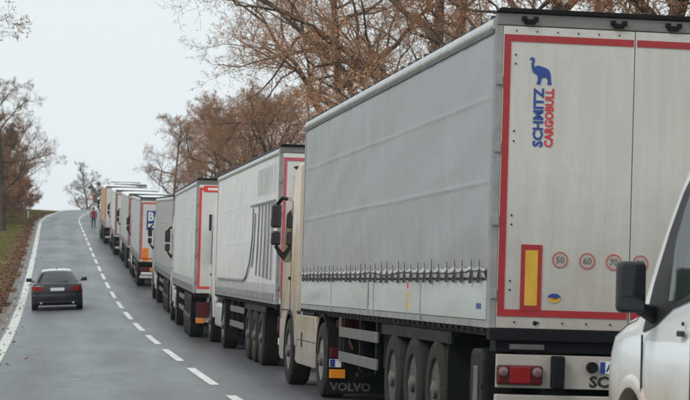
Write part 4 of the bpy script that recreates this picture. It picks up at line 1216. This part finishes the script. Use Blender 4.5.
class Tree:
    """spreading broadleaf tree: tapered trunk, curving limbs, fine twigs and the dry leaves still hanging on them"""
    def __init__(s, seed, H=15, trunk_r=.38, fork=.28, spread=1.0, limbs=7, sub=(6, 6, 5), leaf_n=8, leaf=.11, up=.25, droop=0.0, lean=(0, 0), leaf_lv=(3, 4), wig=.32):
        s.r = random.Random(seed); s.H = H; s.spread = spread; s.sub = sub; s.leaf_n = leaf_n; s.leaf = leaf; s.up = up; s.droop = droop; s.wig = wig
        s.V = [[], []]; s.F = [[], []]
        s.LP = []; s.leaf_lv = leaf_lv
        r = s.r
        hf = H * fork
        pts = [Vector((0, 0, -.4)), Vector((lean[0] * .15, lean[1] * .15, hf * .35)), Vector((lean[0] * .5, lean[1] * .5, hf * .7)), Vector((lean[0], lean[1], hf))]
        # the leader carries on through the crown
        p = pts[-1].copy(); d = Vector((lean[0] * .3, lean[1] * .3, H * .1)).normalized()
        lead = [p.copy()]
        nl = 6
        for k in range(nl):
            d = (d + Vector((r.uniform(-.25, .25), r.uniform(-.25, .25), .15))).normalized()
            p = p + d * ((H * .88 - hf) / nl); lead.append(p.copy())
        allp = pts + lead[1:]
        rad = [trunk_r * 1.25, trunk_r * 1.02, trunk_r * .92, trunk_r * .82] + [trunk_r * .72 * (1 - (k + 1) / (nl + .6)) + .02 for k in range(nl)]
        s.tube(allp, rad, 9, 0)
        az = r.uniform(0, 6.28)
        for k in range(limbs):
            t = k / max(1, limbs - 1)
            i = t * (nl - 1.2); j = int(i); q = lead[j].lerp(lead[j + 1], i - j)
            az += 2.4 + r.uniform(-.35, .35)
            el = R(18 + 38 * t + r.uniform(-10, 12))
            d = Vector((math.cos(az) * math.cos(el), math.sin(az) * math.cos(el), math.sin(el)))
            L = H * (.50 - .26 * t) * spread * r.uniform(.8, 1.15)
            s.branch(q, d, L, trunk_r * (.52 - .28 * t), 1)
    def tube(s, pts, rad, n, k):
        V, F = s.V[k], s.F[k]; b0 = len(V)
        m = len(pts)
        for i in range(m):
            d = pts[min(i + 1, m - 1)] - pts[max(i - 1, 0)]
            d.normalize()
            a = d.cross(Vector((.31, .27, .91)));
            if a.length < .05: a = d.orthogonal()
            a.normalize(); b = d.cross(a); rr = rad[i]; p = pts[i]
            for q in range(n):
                c, sn = s.cs[n][q]
                V.append((p.x + (a.x * c + b.x * sn) * rr, p.y + (a.y * c + b.y * sn) * rr, p.z + (a.z * c + b.z * sn) * rr))
        for i in range(m - 1):
            for q in range(n):
                F.append((b0 + i * n + q, b0 + i * n + (q + 1) % n, b0 + (i + 1) * n + (q + 1) % n, b0 + (i + 1) * n + q))
    cs = {n: [(math.cos(6.2832 * k / n), math.sin(6.2832 * k / n)) for k in range(n)] for n in (3, 4, 5, 7, 9)}
    def branch(s, p, d, L, rad, lv):
        r = s.r
        ns = {1: 7, 2: 5, 3: 4, 4: 3}.get(lv, 1)
        pts = [p.copy()]; q = p.copy(); d = d.copy()
        wig = s.wig * (1 if lv < 3 else 1.25)
        dirs = []
        for k in range(ns):
            d = d + Vector((r.gauss(0, wig), r.gauss(0, wig), r.gauss(0, wig * .8) + s.up * .5 * (k / ns) - s.droop * (lv >= 3)))
            d.normalize()
            q = q + d * (L / ns); pts.append(q.copy()); dirs.append(d.copy())
        rr = [max(.004, rad * (1 - .82 * k / ns)) for k in range(ns + 1)]
        s.tube(pts, rr, {1: 7, 2: 5, 3: 4}.get(lv, 3), 0 if lv <= 2 else 1)
        last = len(s.sub) + 1
        if lv in s.leaf_lv:
            for k in range(s.leaf_n if lv == last else max(1, s.leaf_n // 3)):
                i = r.uniform(.25, ns - .001); j = int(i)
                s.LP.append(pts[j].lerp(pts[j + 1], i - j) + Vector((r.gauss(0, .06), r.gauss(0, .06), r.gauss(-.03, .06))))
        if lv < last:
            n = s.sub[lv - 1]
            for k in range(n):
                t = (.22 if lv == 1 else .15) + (.80 if lv == 1 else .85) * (k + r.random() * .8) / n
                t = min(t, .999); i = t * ns; j = min(int(i), ns - 1)
                o = pts[j].lerp(pts[j + 1], i - j)
                b = dirs[j]
                side = b.cross(Vector((r.gauss(0, 1), r.gauss(0, 1), r.gauss(0, 1))))
                if side.length < .01: continue
                side.normalize()
                ang = R(r.uniform(30, 68))
                nd = b * math.cos(ang) + side * math.sin(ang)
                nd.z += .12
                nd.normalize()
                s.branch(o, nd, L * r.uniform(.36, .60) * (1.12 - .45 * t), max(.0055, rad * (1 - .8 * t) * .60), lv + 1)
    def leaves(s):
        n = len(s.LP); rg = np.random.default_rng(s.r.randrange(1 << 30))
        if n == 0: return None
        P = np.array([tuple(p) for p in s.LP])
        a = rg.normal(size=(n, 3)); a /= np.linalg.norm(a, axis=1)[:, None]
        c = rg.normal(size=(n, 3)); b = np.cross(a, c); b /= np.linalg.norm(b, axis=1)[:, None]
        sz = s.leaf * rg.uniform(.6, 1.35, n)[:, None]
        a2 = a * sz; b2 = b * sz * .55
        mid = np.cross(a, b) * sz * .18
        V = np.stack([P - a2, P - b2 + mid, P + a2, P + b2 + mid], 1).reshape(-1, 3)
        me = bpy.data.meshes.new('foliage')
        me.vertices.add(4 * n); me.vertices.foreach_set('co', V.ravel())
        me.loops.add(4 * n); me.loops.foreach_set('vertex_index', np.arange(4 * n, dtype=np.int32))
        me.polygons.add(n); me.polygons.foreach_set('loop_start', np.arange(0, 4 * n, 4, dtype=np.int32))
        at = me.attributes.new('tone', 'FLOAT', 'FACE'); at.data.foreach_set('value', np.clip(rg.normal(.5, .24, n), 0, 1))
        me.update(); me.validate()
        return me
    def meshes(s):
        out = []
        for k, nm in ((0, 'trunk'), (1, 'twigs')):
            me = bpy.data.meshes.new(nm); me.from_pydata(s.V[k], [], s.F[k])
            me.polygons.foreach_set('use_smooth', [True] * len(me.polygons)); me.update(); out.append(me)
        out.append(s.leaves())
        return out

SPEC = {
 'oak':   dict(seed=11, H=17, trunk_r=.42, fork=.30, spread=1.2, limbs=10, sub=(8, 8, 6, 5), leaf_n=1, leaf=.036, up=.22, leaf_lv=(4, 5)),
 'oakb':  dict(seed=23, H=16, trunk_r=.36, fork=.26, spread=1.0, limbs=9, sub=(7, 7, 6, 5), leaf_n=3, leaf=.034, up=.25, leaf_lv=(4, 5)),
 'bushy': dict(seed=31, H=12, trunk_r=.26, fork=.16, spread=1.15, limbs=12, sub=(8, 7, 6, 4), leaf_n=1, leaf=.034, up=.15, leaf_lv=(4, 5)),
 'bare':  dict(seed=47, H=15, trunk_r=.24, fork=.25, spread=.85, limbs=10, sub=(8, 7, 6, 3), leaf_n=1, leaf=.04, up=.45, wig=.25, leaf_lv=(5,)),
 'hedge': dict(seed=59, H=13, trunk_r=.18, fork=.10, spread=.75, limbs=14, sub=(8, 7, 6, 4), leaf_n=2, leaf=.055, up=.4, leaf_lv=(4, 5)),
 'tall':  dict(seed=71, H=18, trunk_r=.34, fork=.33, spread=.80, limbs=10, sub=(8, 7, 6, 4), leaf_n=2, leaf=.045, up=.1, droop=.12, leaf_lv=(4, 5)),
 'small': dict(seed=67, H=8, trunk_r=.16, fork=.15, spread=1.05, limbs=10, sub=(7, 7, 6, 4), leaf_n=1, leaf=.05, up=.4, leaf_lv=(5,)),
}
_tree = {}
def tree(kind, name, label, s, x, rot, scale, lm, bm=None, tm=None, group=None, cat='tree', sink=.1):
    if kind not in _tree: _tree[kind] = Tree(**SPEC[kind]).meshes()
    tr, tw, lf = _tree[kind]
    e = empty(name, tworld(s, x, -sink), (0, 0, R(rot)))
    e.scale = (scale,) * 3 if not isinstance(scale, tuple) else scale
    tag(e, label, cat, group)
    obj('trunk', tr, bm or M_bark, e)
    c = obj('crown', tw, tm or M_twig, e)
    if lf and lm: 
        f = obj('foliage', lf, lm, c); f['kind'] = 'stuff'
    return e
GR, GL = 'trees along the right verge', 'trees along the left verge'
# right verge, from near to far
tree('oakb', 'oak_tree', 'rust-leaved tree whose crown shows above the rear end of the nearest trailer', 47, 10.5, 20, 1.0, L_rust, group=GR)
tree('oakb', 'oak_tree', 'rust-leaved tree at the right edge of the picture behind the cream doors', 41, 14.5, 130, .9, L_rust, group=GR)
tree('oakb', 'oak_tree', 'rust-leaved tree showing above the middle of the nearest trailer roof', 60, 11.5, 250, 1.0, L_rust, group=GR)
tree('oak', 'oak_tree', 'tall dark-limbed tree rising above the front half of the nearest trailer', 73, 10.0, 300, 1.0, L_rust, group=GR)
tree('oak', 'oak_tree', 'largest spreading tree, its long limbs reaching left over the second lorry', 92, 9.9, 150, .96, L_rust, group=GR)
tree('bushy', 'oak_tree', 'bushy russet tree over the roof of the second lorry', 122, 9.8, 40, .95, L_brown, group=GR)
tree('bushy', 'oak_tree', 'bushy russet tree above the roof of the third lorry', 138, 10.5, 200, 1.0, L_rust, group=GR)
tree('bushy', 'oak_tree', 'dull brown bushy tree left of the russet ones', 150, 10.0, 290, 1.0, L_rust, group=GR)
tree('bare', 'bare_tree', 'pale leafless tree at the left end of the right-hand row', 181, 7.4, 75, .75, L_brown, M_barkp, M_twigg, group=GR)
tree('bare', 'bare_tree', 'leafless grey tree standing behind the dull brown bushy one', 192, 9.5, 10, .62, L_brown, M_barkp, M_twigg, group=GR)
tree('bushy', 'oak_tree', 'leftmost leafy russet tree, next to the pale leafless one', 166, 9.3, 95, .95, L_brown, group=GR)
# left verge
tree('tall', 'oak_tree', 'tree whose hanging brown twigs fill the top left corner of the picture', 84, -9.2, 75, 1.0, L_brown, group=GL)
tree('bare', 'bare_tree', 'thin dark-trunked tree nearest the road on the left verge', 187, -6.6, 0, .95, L_dark, M_bark, M_twig, group=GL)
tree('hedge', 'bushy_tree', 'reddish brown bushy tree behind the thin dark trunk', 206, -9.2, 60, 1.05, L_brown, group=GL)
tree('hedge', 'bushy_tree', 'dark brown bushy tree farther up the left verge', 226, -8.8, 170, 1.0, L_dark, group=GL)
tree('hedge', 'bushy_tree', 'brown bushy tree at the left edge of the picture', 214, -14.5, 280, 1.25, L_brown, group=GL)
tree('bare', 'bare_tree', 'grey leafless tree with its crown above the left-hand bushes', 238, -12.5, 200, 1.15, None, M_barkp, M_twigg, group=GL)
tree('bare', 'bare_tree', 'leafless tree leaning out toward the sky gap on the left', 258, -9.5, 120, .85, None, M_bark, M_twig, group=GL)
tree('hedge', 'bushy_tree', 'small dark bush nearest the crest on the left verge', 262, -9.0, 30, .50, L_dark, group=GL)
tree('hedge', 'bushy_tree', 'low dark bush at the foot of the left-hand trees', 240, -8.6, 130, .55, L_dark, group=GL)
tree('hedge', 'bushy_tree', 'low brown bush behind the thin dark trunk', 212, -7.6, 330, .45, L_brown, group=GL)
tree('hedge', 'bushy_tree', 'reddish bushy tree filling the middle of the left-hand thicket', 219, -10.5, 215, 1.1, L_brown, group=GL)
tree('hedge', 'bushy_tree', 'tall brown bushy tree behind the left-hand thicket', 236, -11.0, 95, 1.05, L_brown, group=GL)
tree('hedge', 'bushy_tree', 'brown bushy tree thinning out toward the crest on the left', 250, -10.2, 310, .85, L_brown, group=GL)
tree('hedge', 'bushy_tree', 'low reddish shrub left of the thin dark trunk', 196, -9.0, 75, .5, L_brown, group=GL)
tree('hedge', 'bushy_tree', 'low brown shrub at the far left foot of the thicket', 203, -12.0, 5, .6, L_brown, group=GL)
tree('hedge', 'bushy_tree', 'low shrub behind the white marker post', 246, -7.8, 255, .42, L_brown, group=GL)
# beyond the crest
tree('small', 'small_tree', 'hazy grey-brown tree beyond the crest of the road', 340, -14.0, 200, 1.3, None, M_barkp, M_twigg, group='trees beyond the crest')
tree('small', 'small_tree', 'darker low tree beside the far lorry beyond the crest', 333, -10.5, 140, .85, L_dark, M_bark, M_twigg, group='trees beyond the crest')
# ------------------------------------------------------------------ ground cover: dead leaves, grass, undergrowth
def scatter(name, n, smin, smax, xfn, kind, m, label, seed):
    rg = random.Random(seed); V = []; F = []; T = []
    for i in range(n):
        s = smin + (smax - smin) * rg.random(); x = xfn(rg)
        if x > -EDGE - .1 and kind != 'road': continue
        p = Vector(tworld(s, x)) if kind != 'road' else Vector(world(s, x, .01))
        b = len(V)
        if kind in ('leaf', 'road'):
            a = rg.uniform(0, 6.28); z = rg.uniform(.03, .08); t = rg.uniform(-.03, .05)
            u = Vector((math.cos(a), math.sin(a), rg.uniform(-.3, .5))) * z; v_ = Vector((-math.sin(a), math.cos(a), rg.uniform(-.3, .5))) * z * .6
            p.z += .02
            V += [p - u, p - v_ + Vector((0, 0, t)), p + u, p + v_]
            F.append((b, b + 1, b + 2, b + 3)); T.append(min(1, max(0, rg.gauss(.5, .25))))
        else:
            for q in range(5):
                a = rg.uniform(0, 6.28); h = rg.uniform(.08, .26); c = p + Vector((rg.gauss(0, .06), rg.gauss(0, .06), -.02))
                w_ = Vector((math.cos(a), math.sin(a), 0)) * .012; l = Vector((rg.gauss(0, .07), rg.gauss(0, .07), h))
                b = len(V); V += [c - w_, c + w_, c + l]; F.append((b, b + 1, b + 2)); T.append(min(1, max(0, rg.gauss(.5, .25))))
    me = bpy.data.meshes.new(name); me.from_pydata(V, [], F)
    at = me.attributes.new('tone', 'FLOAT', 'FACE'); at.data.foreach_set('value', T)
    return tag(obj(name, me, m), label, name.replace('_', ' '), kind='stuff')
L_under = leaf_mat('bramble_leaves', (0.085, 0.05, 0.036), (0.16, 0.095, 0.066), (0.25, 0.155, 0.105))
L_litter = leaf_mat('fallen_leaves', (0.09, 0.045, 0.025), (0.17, 0.085, 0.045), (0.27, 0.155, 0.085), .1)
L_grass = leaf_mat('verge_grass', (0.09, 0.10, 0.026), (0.19, 0.18, 0.055), (0.32, 0.27, 0.11), .2)
scatter('leaf_litter', 16000, 40, 260, lambda r: -EDGE - .1 - abs(r.gauss(0, 1.0)), 'leaf', L_litter, 'brown fallen leaves along the left edge of the road', 5)
scatter('verge_grass', 16000, 60, 262, lambda r: -5.3 - abs(r.gauss(0, 3.5)), 'grass', L_grass, 'short yellow-green grass on the left verge', 6)
scatter('leaf_scatter', 260, 20, 200, lambda r: -3.95 + abs(r.gauss(0, .4)), 'road', L_litter, 'loose fallen leaves blown onto the road margins', 7)

def thicket(n, s0, s1, x0, sp, hh, m, label):
    rg = random.Random(3); V = []; F = []; T = []
    for i in range(n):
        s = rg.uniform(s0, s1); x = x0 + math.copysign(abs(rg.gauss(0, sp)), x0); h = rg.random() ** .8 * (hh + .55 * hh * noise.noise((s * .12, x * .3, 0)))
        p = Vector(tworld(s, x, h)); b = len(V)
        a = rg.uniform(0, 6.28); z = rg.uniform(.05, .13)
        u = Vector((math.cos(a), math.sin(a), rg.uniform(-.8, .8))) * z; v_ = Vector((-math.sin(a), math.cos(a), rg.uniform(-.8, .8))) * z * .6
        V += [p - u, p - v_, p + u, p + v_]; F.append((b, b + 1, b + 2, b + 3)); T.append(min(1, max(0, rg.gauss(.45, .25))))
    me = bpy.data.meshes.new('undergrowth'); me.from_pydata(V, [], F)
    at = me.attributes.new('tone', 'FLOAT', 'FACE'); at.data.foreach_set('value', T)
    return tag(obj('undergrowth', me, m), label, 'undergrowth', kind='stuff')
thicket(42000, 14, 215, 7.4, 1.7, 1.5, L_dark, 'dark brown undergrowth along the right verge behind the lorries')
thicket(46000, 192, 268, -8.6, 2.6, 3.6, L_under, 'reddish brown undergrowth beneath the left-hand trees')

# ------------------------------------------------------------------ thin winter air
hz = MB().box(-950, 950, -60, 1250, -40, 34).mesh('haze')
hm = bpy.data.materials.new('haze_air'); hm.use_nodes = True
hm.node_tree.nodes.clear()
ho = hm.node_tree.nodes.new('ShaderNodeOutputMaterial'); hv = hm.node_tree.nodes.new('ShaderNodeVolumePrincipled')
hv.inputs['Color'].default_value = (0.86, 0.93, 0.97, 1); hv.inputs['Density'].default_value = 0.00018; hv.inputs['Anisotropy'].default_value = 0.2
hm.node_tree.links.new(hv.outputs[0], ho.inputs['Volume'])
tag(obj('haze', hz, hm), 'thin pale haze hanging over the road and fields', 'haze', kind='stuff')
